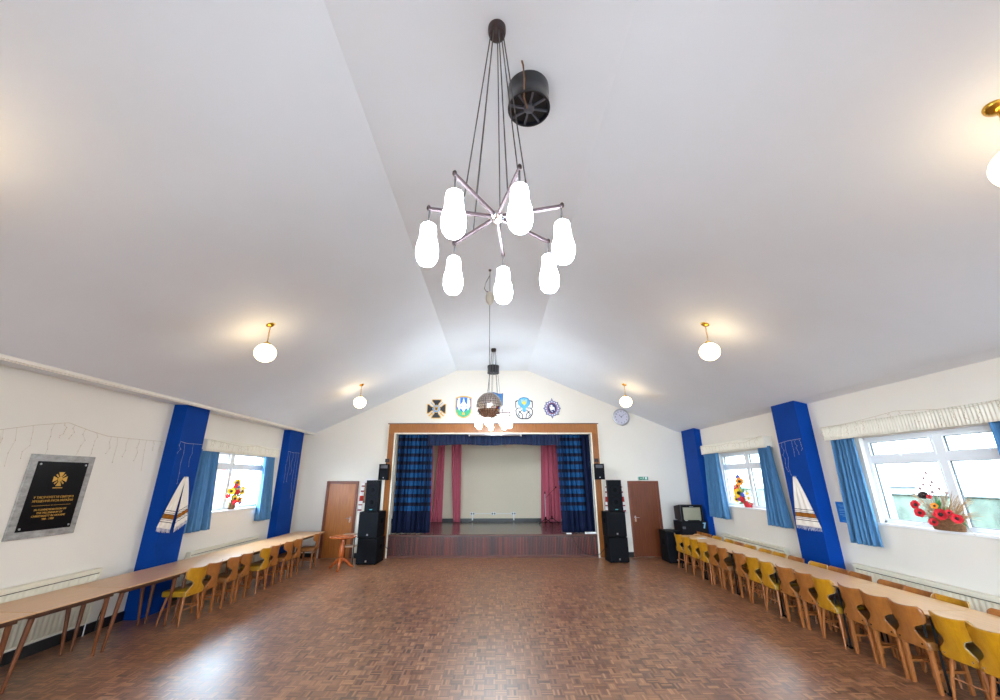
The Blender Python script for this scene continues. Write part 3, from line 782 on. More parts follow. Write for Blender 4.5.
def top_spk(loc, rz, w, d, h, label, grp):
    t = thing('loudspeaker', label, 'loudspeaker', loc, rz, grp)
    MB().prism([(-w/2, 0), (w/2, 0), (w/2-0.07, d), (-w/2+0.07, d)], 0.0, h, 'xy').build('cabinet', M['spk'], t, smooth=False, bevel=0.012)
    g = MB().box(-w/2+0.018, w/2-0.018, -0.012, 0.004, 0.03, h-0.025).build('grille', M['grille'], t, smooth=False, bevel=0.004)
    for z in (h*0.3, h*0.68):
        mb = MB(); mb.lathe([(w*0.34, -0.0145), (w*0.36, -0.0165), (w*0.38, -0.0145)], (0, 0, z), 28, axis='y', cap=False); mb.build('woofer_ring', M['cone'], t)
        MB().lathe([(0.005, -0.019), (w*0.14, -0.015), (w*0.15, -0.0125)], (0, 0, z), 20, axis='y').build('dust_cap', M['cone'], t)
    MB().box(-0.035, 0.035, -0.017, -0.011, 0.045, 0.068).build('badge', plain('teal_badge', C(60, 150, 160), 0.4), t, smooth=False)
G = 'loudspeaker stacks beside the stage'
sub((-3.33, 11.48, 0), -0.05, 0.53, 0.62, 0.62, 'black bass speaker on the floor at the bottom of the left stack', G)
sub((-3.35, 11.48, 0.62), -0.04, 0.53, 0.62, 0.645, 'black bass speaker in the middle of the left stack', G)
top_spk((-3.32, 11.5, 1.265), -0.04, 0.375, 0.38, 0.80, 'tall black twin-cone speaker on top of the left stack', G)
sub((3.245, 11.62, 0), 0.06, 0.52, 0.42, 0.61, 'black bass speaker on the floor at the bottom of the right stack', G)
sub((3.235, 11.62, 0.61), 0.05, 0.53, 0.42, 0.635, 'black bass speaker in the middle of the right stack', G)
top_spk((3.27, 11.62, 1.245), 0.03, 0.385, 0.38, 0.815, 'tall black twin-cone speaker on top of the right stack', G)
def wall_spk(x, side, label):
    t = thing('wall_speaker', label, 'loudspeaker', (x, D-0.36, 2.07), side*0.25, 'speakers on the proscenium posts')
    MB().prism([(-0.15, 0), (0.15, 0), (0.10, 0.24), (-0.10, 0.24)], 0, 0.44, 'xy').build('cabinet', M['spk'], t, smooth=False, bevel=0.012)
    MB().box(-0.13, 0.13, -0.008, 0.004, 0.03, 0.29).build('grille', M['grille'], t, smooth=False, bevel=0.003)
    MB().box(-0.10, 0.10, -0.006, 0.004, 0.32, 0.41).build('horn', M['fanrib'], t, smooth=False, bevel=0.01)
    MB().box(-0.012, 0.012, -0.012, -0.004, 0.05, 0.075).build('badge', M['silver'], t, smooth=False)
    mb = MB(); mb.tube([(0, 0.2, 0.4), (0, 0.2, 0.5), (0, 0.30, 0.55)], 0.012); mb.box(-0.06, 0.06, 0.28, 0.31, 0.5, 0.6)
    mb.build('bracket', M['brown_metal'], t)
wall_spk(-3.22, 0, 'small black speaker bracketed to the left post of the stage frame')
wall_spk(3.0, 0, 'small black speaker bracketed to the right post of the stage frame')

# pictures with embroidered cloths behind the stacks
def icon(x, z, side, label1, label2):
    t = thing('framed_picture', label1, 'picture', (x, D, z), 0)
    MB().box(-0.21, 0.21, -0.03, -0.004, -0.28, 0.28).build('frame', M['doorframe'], t, smooth=False, bevel=0.006)
    MB().box(-0.17, 0.17, -0.034, -0.028, -0.24, 0.24).build('image', M['picture'], t, smooth=False)
    mb = MB()
    for s in (-1, 1):
        def fn(u, v, s=s):
            w = 0.05+0.02*v
            return (s*(0.20+0.05*v)+ (u-0.5)*2*w*0.8, -0.055+0.012*math.sin(u*9), 0.30-0.85*v)
        mb.grid(fn, 12, 14)
    mb.grid(lambda u, v: ((u-0.5)*0.42, -0.055+0.01*math.sin(v*9), 0.34-0.1*v+0.05*(1-(2*u-1)**2)), 12, 4, uvfn=lambda u, v: (u, 0.02, 0))
    c = mb.build('embroidered_cloth', M['rushnyk'], solid=0.004); c.location = (x, D, z)
    tag(c, label2, 'embroidered cloth', 'red embroidered cloths behind the speakers')
icon(-3.66, 1.72, -1, 'small framed picture on the wall half hidden by the left speaker stack', 'white and red embroidered cloth draped behind the left speaker stack')
icon(3.46, 1.68, 1, 'small framed picture on the wall hidden behind the right speaker stack', 'white and red embroidered cloth draped behind the right speaker stack')

# ------------------------------------------------------------------ pedestal table + small stand
t = thing('pedestal_table', 'round polished cherry-wood pedestal table by the left door', 'table', (-3.80, 11.0, 0), 0.5)
MB().lathe([(0.0, 0.705), (0.29, 0.705), (0.315, 0.715), (0.318, 0.727), (0.31, 0.735), (0, 0.736)], n=40).build('tabletop', M['rtable'], t)
MB().lathe([(0.03, 0.17), (0.05, 0.18), (0.055, 0.23), (0.042, 0.27), (0.06, 0.30), (0.066, 0.38), (0.055, 0.50), (0.042, 0.58), (0.056, 0.62), (0.048, 0.66), (0.09, 0.69), (0.1, 0.706)], n=20).build('column', M['rtable'], t)
for k in range(3):
    a = k*2*PI/3+0.2; ca, sa = math.cos(a), math.sin(a)
    pts = [(ca*r_, sa*r_, z) for r_, z in ((0.02, 0.22), (0.10, 0.20), (0.18, 0.13), (0.26, 0.05), (0.32, 0.022))]
    MB().tube(pts, [0.04, 0.04, 0.036, 0.03, 0.026], 10).build('leg', M['rtable'], t)
t = thing('side_stand', 'small black metal stand with two pale shelves behind the pedestal table', 'stand', (-3.86, 11.72, 0), 0)
for z, nm in ((0.40, 'shelf'), (0.69, 'shelf')): MB().box(-0.17, 0.17, -0.16, 0.16, z, z+0.02).build(nm, M['shelf'], t, smooth=False, bevel=0.004)
for sx in (-1, 1):
    for sy in (-1, 1): MB().tube([(sx*0.165, sy*0.155, 0), (sx*0.165, sy*0.155, 0.69)], 0.012, 8).build('leg', M['black'], t)

# ------------------------------------------------------------------ TV corner
t = thing('television', 'old tube television with a blank grey screen on a black case in the right corner', 'television', (5.18, 11.36, 1.02), 0.02)
mb = MB(); mb.box(-0.30, 0.30, 0, 0.1, 0.0, 0.41)
mb.add([(-0.29, 0.1, 0.01), (0.29, 0.1, 0.01), (0.29, 0.1, 0.40), (-0.29, 0.1, 0.40), (-0.27, 0.45, 0.03), (0.27, 0.45, 0.03), (0.27, 0.45, 0.36), (-0.27, 0.45, 0.36)],
       [(3,2,1,0), (4,5,6,7), (0,1,5,4), (1,2,6,5), (2,3,7,6), (3,0,4,7)])
mb.build('casing', M['tvbody'], t, smooth=False, bevel=0.008)
MB().grid(lambda u, v: (-0.235+0.47*u, -0.004-0.018*(1-(2*u-1)**2)*(1-(2*v-1)**2), 0.035+0.31*v), 14, 12).build('screen', M['tvscreen'], t)
mb = MB()
for b in ((-0.27, -0.235, 0.02, 0.38), (0.235, 0.27, 0.02, 0.38), (-0.27, 0.27, 0.345, 0.38), (-0.27, 0.27, 0.015, 0.035)): mb.box(b[0], b[1], -0.018, 0.002, b[2], b[3])
mb.build('bezel', M['spk'], t, smooth=False, bevel=0.004)
MB().box(-0.05, 0.05, -0.02, -0.016, 0.357, 0.369).build('maker_plate', M['silver'], t, smooth=False)
mb = MB(); mb.box(-0.21, -0.14, -0.021, -0.017, 0.02, 0.032); mb.box(0.18, 0.21, -0.021, -0.017, 0.02, 0.034); mb.build('button', M['silver'], t, smooth=False)
t = thing('flight_case', 'black flight case with a pale sticker carrying the television', 'case', (5.2, 11.34, 0), 0.0)
MB().box(-0.34, 0.34, 0, 0.5, 0.0, 1.02).build('body', M['casebk'], t, smooth=False, bevel=0.01)
mb = MB()
for sx in (-0.34, 0.34):
    mb.box(sx-0.012, sx+0.012, -0.006, 0.02, 0, 1.02)
mb.box(-0.34, 0.34, -0.006, 0.02, 1.0, 1.024); mb.build('edge_strip', M['spk'], t, smooth=False)
MB().prism([(0.22, 0.86), (0.26, 0.85), (0.29, 0.97), (0.30, 0.995), (0.22, 0.99), (0.22, 0.97), (0.26, 0.965)], -0.009, -0.004, 'xz').build('sticker', M['sticker'], t, smooth=False)
MB().box(-0.32, -0.24, -0.012, 0.0, 0.84, 0.9).build('latch', M['fanrib'], t, smooth=False, bevel=0.004)
sub((4.71, 11.5, 0), 0.0, 0.44, 0.5, 0.77, 'black speaker cabinet standing on the floor between the right door and the television', None)

# ------------------------------------------------------------------ exit sign, clock
t = thing('exit_sign', 'small green and white running-man exit sign above the right door', 'sign', (4.36, D-0.0, 2.05))
MB().box(-0.15, 0.15, -0.05, 0.0, 0.0, 0.1).build('housing', M['egrey'], t, smooth=False, bevel=0.006)
MB().box(-0.135, 0.135, -0.054, -0.048, 0.008, 0.093).build('panel', M['green'], t, smooth=False)
mb = MB()
mb.ell((0.0, -0.056, 0.083), (0.009, 0.003, 0.009), 8)
for p, q in (((0, 0.074), (-0.012, 0.05)), ((-0.012, 0.05), (0.015, 0.04)), ((0.015, 0.04), (0.012, 0.022)), ((-0.012, 0.05), (-0.035, 0.03)), ((0, 0.072), (0.025, 0.06)), ((0, 0.072), (-0.025, 0.068))):
    mb.tube([(p[0], -0.056, p[1]), (q[0], -0.056, q[1])], 0.004, 5)
mb.box(0.05, 0.10, -0.057, -0.053, 0.025, 0.09)
mb.box(-0.10, -0.05, -0.057, -0.053, 0.05, 0.065)
mb.build('pictogram', M['white'], t, smooth=False)
t = thing('wall_clock', 'round silver-rimmed clock high on the stage wall at right', 'clock', (3.88, D, 3.91))
MB().lathe([(0.20, -0.001), (0.255, -0.001), (0.262, -0.03), (0.25, -0.055), (0.235, -0.06), (0.222, -0.045), (0.218, -0.03)], n=40, axis='y', cap=False).build('rim', M['silver'], t)
MB().lathe([(0, -0.03), (0.225, -0.03), (0.226, -0.002), (0, -0.002)], n=40, axis='y').build('dial', M['clockface'], t)
for h in range(1, 13):
    a = PI/2-h*PI/6
    text(str(h), 0.06, M['ink'], t, (0.175*math.cos(a), -0.032, 0.175*math.sin(a)), name='numeral')
for L_, w_, a, nm in ((0.10, 0.012, R(135), 'hour_hand'), (0.16, 0.008, R(40), 'minute_hand')):
    mb = MB(); mb.M = Matrix.Translation((0, -0.037, 0)) @ Matrix.Rotation(-a, 4, 'Y')
    mb.prism([(-0.03, -w_/2), (L_, -w_/3), (L_, w_/3), (-0.03, w_/2)], -0.002, 0.002, 'xz'); mb.build(nm, M['ink'], t, smooth=False)

# ------------------------------------------------------------------ emblems over the stage
RB = [0]
def ribbon(mb, pts, w, d0, d1, m=0):
    for (a, b) in zip(pts[:-1], pts[1:]):
        dx, dz = b[0]-a[0], b[1]-a[1]; l = math.hypot(dx, dz); nx, nz = -dz/l*w/2, dx/l*w/2; ex, ez = dx/l*w*0.3, dz/l*w*0.3
        RB[0] += 1; d0 = d0 - 0.0007*(1+RB[0] % 3)
        mb.prism([(a[0]-ex+nx, a[1]-ez+nz), (b[0]+ex+nx, b[1]+ez+nz), (b[0]+ex-nx, b[1]+ez-nz), (a[0]-ex-nx, a[1]-ez-nz)], d0, d1, 'xz', m)
def trident(cx, cz, h, d0, d1, wk=1.0):
    mb = MB(); k = h/2; w = 0.2*k*wk
    def T(l): return [(cx+x*k, cz+z*k) for x, z in l]
    for s in (-1, 1):
        ribbon(mb, T([(s*0.62, 0.85), (s*0.6, 0.0), (s*0.5, -0.35), (s*0.2, -0.45), (0, -0.75)]), w, d0, d1)
        ribbon(mb, T([(s*0.6, 0.0), (s*0.28, -0.02), (s*0.15, 0.25)]), w*0.8, d0, d1)
        ribbon(mb, T([(s*0.17, -0.4), (s*0.2, 0.1)]), w*0.7, d0, d1)
    mb.prism([(cx, cz+1.0*k), (cx+0.14*k, cz+0.5*k), (cx+0.07*k, cz-0.6*k), (cx, cz-1.0*k), (cx-0.07*k, cz-0.6*k), (cx-0.14*k, cz+0.5*k)], d0-0.005, d1, 'xz')
    return mb
def scalep(p, s, c=(0, 0)): return [(c[0]+(x-c[0])*s, c[1]+(z-c[1])*s) for x, z in p]
def circ(r, n=28, cx=0, cz=0, rz=None): return [(cx+r*math.cos(2*PI*i/n), cz+(rz or r)*math.sin(2*PI*i/n)) for i in range(n)]
# 1 cross with swords
t = thing('wall_emblem', 'black cross emblem with gold edges, crossed swords and a blue centre', 'emblem', (-1.84, D, 4.165), 0, 'emblems above the stage')
for sgn in (-1, 1):
    mb = MB(); ribbon(mb, [(sgn*0.18, 0.2), (-sgn*0.14, -0.14)], 0.028, -0.022, -0.004); mb.build('sword_blade', M['egrey'], t, smooth=False)
    mb = MB(); ribbon(mb, [(-sgn*0.14, -0.14), (-sgn*0.22, -0.215)], 0.04, -0.026, -0.004); ribbon(mb, [(-sgn*0.17, -0.10), (-sgn*0.11, -0.17)], 0.02, -0.026, -0.004)
    mb.build('sword_hilt', M['gold'], t, smooth=False)
arm = [(-0.055, 0.05), (-0.075, 0.15), (-0.15, 0.235), (-0.15, 0.295), (0.15, 0.295), (0.15, 0.235), (0.075, 0.15), (0.055, 0.05)]
arm2 = [(-0.035, 0.06), (-0.055, 0.155), (-0.125, 0.24), (-0.125, 0.275), (0.125, 0.275), (0.125, 0.24), (0.055, 0.155), (0.035, 0.06)]
g = MB(); b = MB()
for k in range(4):
    for mbx, ar, d0 in ((g, arm, -0.03), (b, arm2, -0.036)):
        ca, sa = math.cos(k*PI/2), math.sin(k*PI/2)
        mbx.prism([(x*ca-z*sa, x*sa+z*ca) for x, z in ar], d0, -0.008, 'xz')
g.build('cross_edge', M['gold'], t, smooth=False); b.build('cross', M['eblack'], t, smooth=False)
MB().prism(circ(0.125, 12), -0.042, -0.008, 'xz').build('centre_rim', M['gold'], t, smooth=False)
MB().prism(circ(0.108, 12), -0.048, -0.008, 'xz').build('centre', M['elight'], t, smooth=False)
MB().prism([(-0.06, 0.07), (0.06, 0.07), (0.06, -0.03), (0, -0.085), (-0.06, -0.03)], -0.053, -0.01, 'xz').build('shield', M['gold'], t, smooth=False)
trident(0, 0, 0.11, -0.057, -0.05).build('trident', M['brown_metal'], t, smooth=False)
# 2 blue/green shield with a white trident
t = thing('wall_emblem', 'gold-edged blue and green shield emblem with a large white trident', 'emblem', (-1.0, D, 4.235), 0, 'emblems above the stage')
sh = [(-0.25, 0.28), (-0.12, 0.325), (0, 0.335), (0.12, 0.325), (0.25, 0.28), (0.255, 0.0), (0.24, -0.18), (0.17, -0.29), (0.07, -0.345), (0, -0.36), (-0.07, -0.345), (-0.17, -0.29), (-0.24, -0.18), (-0.255, 0.0)]
MB().prism(sh, -0.025, 0, 'xz').build('border', M['gold'], t, smooth=False)
MB().prism(scalep(sh, 0.88), -0.03, -0.005, 'xz').build('field', M['eblue'], t, smooth=False)
hill = [(-0.222, -0.10), (-0.15, -0.075), (-0.06, -0.15), (0, -0.16), (0.06, -0.15), (0.15, -0.075), (0.222, -0.10)] + [(x, z) for x, z in scalep(sh, 0.9)[6:13]]
MB().prism(hill, -0.034, -0.005, 'xz').build('hills', M['egreen'], t, smooth=False)
trident(0, 0.055, 0.46, -0.042, -0.02, 1.25).build('trident', M['white'], t, smooth=False)
mb = MB()
for s in (-1, 1): ribbon(mb, [(s*0.175, 0.2), (s*0.185, 0.02), (s*0.13, -0.1)], 0.035, -0.04, -0.02)
mb.build('wreath', M['white'], t, smooth=False)
MB().prism([(-0.05, -0.26), (0.05, -0.26), (0.035, -0.2), (0, -0.16), (-0.035, -0.2)], -0.046, -0.02, 'xz').build('flame', M['gold'], t, smooth=False)
# 3 plain blue shield behind the mirror ball
t = thing('wall_emblem', 'plain mid-blue shield emblem with a pointed top behind the mirror ball', 'emblem', (-0.07, D, 4.39), 0, 'emblems above the stage')
sh3 = [(-0.30, 0.27), (-0.2, 0.245), (-0.1, 0.275), (0, 0.30), (0.1, 0.275), (0.2, 0.245), (0.30, 0.27), (0.29, -0.1), (0.2, -0.28), (0, -0.4), (-0.2, -0.28), (-0.29, -0.1)]
MB().prism(sh3, -0.025, 0, 'xz').build('border', M['edark'], t, smooth=False)
MB().prism(scalep(sh3, 0.95), -0.03, -0.005, 'xz').build('field', M['eshield'], t, smooth=False)
# 4 white interlaced emblem
t = thing('wall_emblem', 'white interlaced monogram emblem with a blue top and yellow trident', 'emblem', (0.88, D, 4.19), 0, 'emblems above the stage')
base = [(-0.27, 0.22), (-0.2, 0.25), (-0.17, 0.16), (0.17, 0.16), (0.2, 0.25), (0.27, 0.22), (0.27, 0.02), (0.22, -0.02), (0.27, -0.06), (0.26, -0.2), (0.19, -0.3), (0.1, -0.345), (-0.1, -0.345), (-0.19, -0.3), (-0.26, -0.2), (-0.27, -0.06), (-0.22, -0.02), (-0.27, 0.02)]
MB().prism(base, -0.02, 0, 'xz').build('outline', M['ink'], t, smooth=False)
MB().prism(scalep(base, 0.89, (0, -0.05)), -0.025, -0.004, 'xz').build('field', M['white'], t, smooth=False)
top = [(-0.12, 0.30), (0, 0.33), (0.12, 0.30), (0.175, 0.22), (0.175, 0.12), (0.11, 0.04), (0.05, 0.0), (0.05, -0.09), (0, -0.12), (-0.05, -0.09), (-0.05, 0.0), (-0.11, 0.04), (-0.175, 0.12), (-0.175, 0.22)]
MB().prism(scalep(top, 1.06, (0, 0.1)), -0.028, -0.004, 'xz').build('top_outline', M['ink'], t, smooth=False)
MB().prism(top, -0.032, -0.004, 'xz').build('top_field', M['elight'], t, smooth=False)
trident(0, 0.17, 0.2, -0.038, -0.03, 1.2).build('trident', M['eyellow'], t, smooth=False)
mb = MB()
for s in (-1, 1):
    ribbon(mb, [(s*0.10, 0.0), (s*0.20, 0.0), (s*0.235, -0.05)], 0.026, -0.03, -0.02)
    ribbon(mb, [(s*0.17, -0.09), (s*0.06, -0.2), (s*0.05, -0.33)], 0.026, -0.03, -0.02)
    ribbon(mb, [(s*0.07, -0.06), (s*0.14, -0.13), (s*0.19, -0.2), (s*0.13, -0.26)], 0.024, -0.03, -0.02)
mb.build('monogram_lines', M['ink'], t, smooth=False)
# 5 lilac badge
t = thing('wall_emblem', 'lilac star-edged badge emblem with a dark blue oval centre', 'emblem', (1.75, D, 4.18), 0, 'emblems above the stage')
st5 = []
for k in range(32):
    a = 2*PI*k/32+PI/2; r_ = 0.275 if k % 4 in (0,) else (0.25 if k % 2 == 0 else 0.228)
    st5.append((r_*math.cos(a), r_*math.sin(a)))
st5[0] = (0, 0.325); st5[16] = (0, -0.315)
MB().prism(st5, -0.022, 0, 'xz').build('backing', M['edark'], t, smooth=False)
MB().prism(scalep(st5, 0.93), -0.027, -0.004, 'xz').build('badge', M['epurple'], t, smooth=False)
mb = MB()
for k in range(16):
    a = 2*PI*k/16; mb.prism(circ(0.017, 8, 0.195*math.cos(a), 0.205*math.sin(a)), -0.031, -0.02, 'xz')
mb.build('studs', M['white'], t, smooth=False)
MB().prism(circ(0.15, 28, 0, 0, 0.175), -0.033, -0.004, 'xz').build('oval_rim', M['ered'], t, smooth=False)
MB().prism(circ(0.132, 28, 0, 0, 0.157), -0.038, -0.004, 'xz').build('oval', M['edark'], t, smooth=False)
mb = MB(); mb.prism(circ(0.03, 12, -0.015, 0.08), -0.044, -0.03, 'xz')
mb.prism([(-0.05, 0.045), (0.03, 0.055), (0.075, 0.0), (0.04, -0.05), (-0.03, -0.05), (-0.075, -0.01)], -0.043, -0.03, 'xz')
ribbon(mb, [(-0.06, 0.09), (-0.07, 0.02), (-0.03, -0.09)], 0.018, -0.043, -0.03); ribbon(mb, [(0.06, 0.03), (0.075, -0.07)], 0.018, -0.043, -0.03)
mb.prism(circ(0.016, 10, 0.0, -0.105), -0.043, -0.03, 'xz')
mb.build('figure', M['white'], t, smooth=False)

# ------------------------------------------------------------------ ceiling fittings
def chandelier(loc, label, cables):
    t = thing('chandelier', label, 'chandelier', loc, 0, 'chandeliers on the ceiling line')
    MB().lathe([(0.0, -0.085), (0.045, -0.085), (0.062, -0.075), (0.068, -0.045), (0.068, 0.0), (0.0, 0.0)], n=28).build('ceiling_canopy', M['brown_metal'], t)
    hz = -1.705; L = 0.44
    MB().lathe([(0.0, hz-0.03), (0.03, hz-0.028), (0.045, hz-0.012), (0.045, hz+0.016), (0.02, hz+0.03), (0.0, hz+0.03)], n=20).build('hub', M['chrome'], t)
    for az, L in ((-15, 0.415), (38, 0.465), (84, 0.47), (134, 0.44), (190, 0.43), (238, 0.44), (286, 0.44)):
        a = R(az); ca, sa = math.cos(a), math.sin(a)
        mb = MB(); mb.M = Matrix.Rotation(a, 4, 'Z')
        mb.box(0.03, L, -0.009, 0.009, hz-0.01, hz+0.012)
        arm = mb.build('arm', M['armbar'], t, smooth=False, bevel=0.002)
        mb = MB(); mb.ell((L*ca, L*sa, hz+0.008), (0.014, 0.014, 0.02), 10); mb.build('end_knob', M['brown_metal'], arm)
        MB().tube([(L*0.985*ca, L*0.985*sa, hz), (L*0.985*ca, L*0.985*sa, hz-0.13)], 0.006, 8).build('lamp_rod', M['cable'], arm)
        z = hz-0.11
        MB().lathe([(0.0, z), (0.03, z), (0.044, z-0.012), (0.048, z-0.035), (0.050, z-0.085), (0.054, z-0.115), (0.063, z-0.145), (0.067, z-0.18), (0.066, z-0.215), (0.058, z-0.25), (0.042, z-0.272), (0.0, z-0.285)],
                   (L*0.985*ca, L*0.985*sa, 0), 24).build('glass_shade', M['shade'], arm)
        b = L*0.52
        MB().tube([(0.048*ca, 0.048*sa, -0.08), (b*ca, b*sa, hz+0.01)], 0.0045, 6).build('cable', M['cable'], t)
    return t
ch = chandelier((0.005, 2.185, ZC), 'large seven-lamp chandelier hanging nearest, beside the ceiling fan', 7)
ch2 = dup(ch, (-0.06, 10.2, ZC), 0.25, 'further seven-lamp chandelier seen behind the mirror ball, before the stage', 'chandeliers on the ceiling line')

for o in ch2.children_recursive:
    if o.name.startswith('glass_shade'):
        o.material_slots[0].link = 'OBJECT'; o.material_slots[0].material = M['shade2']
def fan(loc, label, cable=True):
    t = thing('ceiling_fan', label, 'fan', loc, 0.15, 'drum ceiling fans')
    r_ = 0.18
    MB().lathe([(r_-0.012, -0.30), (r_+0.004, -0.30), (r_+0.004, -0.275), (r_, -0.27), (r_-0.006, -0.12), (r_, -0.07), (r_, 0.0), (0.0, 0.0), (0.0, -0.26), (r_-0.02, -0.26), (r_-0.012, -0.298)], n=40, cap=False).build('drum', M['fan'], t)
    MB().lathe([(0, -0.262), (r_-0.015, -0.262), (r_-0.015, -0.255), (0, -0.255)], n=40).build('grille_back', M['fandark'], t)
    for k in range(8):
        mb = MB(); mb.M = Matrix.Rotation(k*PI/4, 4, 'Z'); mb.box(0.03, r_-0.012, -0.008, 0.008, -0.296, -0.27); mb.build('spoke', M['fanrib'], t, smooth=False)
    for k in range(8):
        mb = MB(); mb.M = Matrix.Rotation(k*PI/4+0.39, 4, 'Z')
        mb.prism([(0.05, -0.02), (r_-0.035, -0.05), (r_-0.035, 0.05), (0.05, 0.02)], -0.272, -0.264, 'xy'); mb.build('blade', M['fandark'], t, smooth=False)
    MB().lathe([(0, -0.315), (0.03, -0.312), (0.045, -0.30), (0.048, -0.265), (0, -0.262)], n=20).build('motor_hub', M['fanrib'], t)
    t.scale = (1, 1, 0.78)
    return t
f1 = fan((0.285, 2.69, ZC), 'black drum-shaped ceiling fan close to the near chandelier canopy')
MB().tube([(-0.02, -0.02, -0.315), (-0.07, -0.12, -0.32), (-0.09, -0.23, -0.22), (-0.10, -0.24, -0.06), (-0.11, -0.24, 0.0)], 0.008, 6).build('power_cable', M['brcable'], f1)
fan((-0.08, 11.9, ZC), 'black drum-shaped ceiling fan far off above the stage front')

# mirror ball, motor and hanging line
t = thing('mirror_ball', 'silver mirror ball hanging on a long line over the middle of the hall', 'mirror ball', (-0.1, 5.94, ZC))
MB().lathe([(0, -0.02), (0.02, -0.02), (0.025, 0.0), (0, 0.0)], n=14).build('ceiling_hook', M['brown_metal'], t)
MB().tube([(0, 0, 0), (0, 0, -2.07)], 0.004, 6).build('line', M['cable'], t)
mb = MB(); mb.tube([(0.0, 0, -0.1), (-0.06, 0, -0.22), (-0.09, 0, -0.34), (-0.06, 0, -0.39), (0.0, 0, -0.41)], 0.005, 6); mb.build('flex_loop', M['cable'], t)
MB().lathe([(0.0, -0.64), (0.02, -0.63), (0.055, -0.58), (0.068, -0.52), (0.06, -0.46), (0.03, -0.41), (0.0, -0.40)], n=20).build('motor', M['egg'], t)
bz = -2.26; br = 0.19
MB().ell((0, 0, bz), (br-0.006,)*3, 28).build('core', M['grout'], t)
mb = MB(); nlat = 16
rb = random.Random(3)
for i_ in range(nlat):
    a0, a1 = PI*i_/nlat, PI*(i_+1)/nlat
    nl = max(4, int(round(2*PI*math.sin((a0+a1)/2)/(PI/nlat))))
    for j in range(nl):
        b0, b1 = 2*PI*j/nl+i_*0.3, 2*PI*(j+1)/nl+i_*0.3
        pa = PI/nlat*0.06; pb = (b1-b0)*0.06
        q = []
        for aa, bb in ((a0+pa, b0+pb), (a1-pa, b0+pb), (a1-pa, b1-pb), (a0+pa, b1-pb)):
            q.append(Vector((math.sin(aa)*math.cos(bb), math.sin(aa)*math.sin(bb), math.cos(aa)))*br + Vector((0, 0, bz)))
        c = sum(q, Vector())/4; nrm = (c-Vector((0, 0, bz))).normalized()
        ax = Vector((rb.uniform(-1, 1), rb.uniform(-1, 1), rb.uniform(-1, 1))).normalized(); rm = Matrix.Rotation(rb.uniform(-0.10, 0.10), 3, ax)
        q = [c + rm @ (p-c) for p in q]
        inn = [p - nrm*0.004 for p in q]
        mb.add(q+inn, [(0,1,2,3), (7,6,5,4), (0,4,5,1), (1,5,6,2), (2,6,7,3), (3,7,4,0)])
mb.build('mirror_tiles', M['mirror'], t, smooth=False)
MB().lathe([(0, bz+br-0.01), (0.03, bz+br-0.008), (0.03, bz+br+0.012), (0.008, bz+br+0.03), (0, bz+br+0.03)], n=14).build('cap', M['silver'], t)

# globe pendants
def pendant(x, y, label):
    z = roof_z(x)
    t = thing('globe_pendant', label, 'pendant lamp', (x, y, z), 0, 'brass globe pendants on the ceiling slopes')
    tilt = math.atan((ZC-ZL)/(XA-XL)) * (1 if x < 0 else -1)
    mb = MB(); mb.M = Matrix.Rotation(-tilt, 4, 'Y')
    mb.lathe([(0, -0.035), (0.02, -0.034), (0.045, -0.02), (0.062, -0.008), (0.065, 0.0), (0, 0.0)], n=24); mb.build('ceiling_rose', M['brass'], t)
    mb = MB(); zz = -0.03; k = 0
    while zz > -0.285:
        pts = []
        for j in range(9):
            a = 2*PI*j/8; u = 0.010*math.cos(a); v = 0.017*math.sin(a)
            pts.append((u if k % 2 else 0.0, 0.0 if k % 2 else u, zz-0.015+v))
        mb.tube(pts, 0.0028, 5); zz -= 0.027; k += 1
    mb.tube([(0.012, 0.004, -0.03), (-0.006, 0.008, -0.12), (0.01, -0.006, -0.2), (0, 0, -0.3)], 0.003, 5)
    mb.build('chain', M['brass'], t)
    MB().lathe([(0, -0.33), (0.05, -0.33), (0.055, -0.31), (0.03, -0.29), (0.012, -0.275), (0, -0.275)], n=20).build('gallery', M['brass'], t)
    MB().ell((0, 0, -0.455), (0.148, 0.148, 0.138), 28).build('glass_globe', M['globe'], t)
pendant(-3.47, 5.80, 'lit globe lamp on a brass chain, the nearer one on the left ceiling slope')
pendant(-3.42, 10.05, 'lit globe lamp on a brass chain near the stage, left ceiling slope')
pendant(3.31, 5.89, 'lit globe lamp on a brass chain, the middle one of the right ceiling slope')
pendant(3.32, 10.13, 'lit globe lamp on a brass chain above the wall clock, right ceiling slope')
pendant(3.30, 2.0, 'lit globe lamp on a brass chain cut by the right edge of the photo')
pendant(-3.55, 2.0, 'lit globe lamp over the left tables whose warm glow shows at the left edge')

# ------------------------------------------------------------------ wall-mounted things; local x runs right, -y towards the room
def on_left(y, z, off=0.0): return (XL+off, y, z), PI/2
def on_right(y, z, off=0.0): return (XR-off, y, z), -PI/2
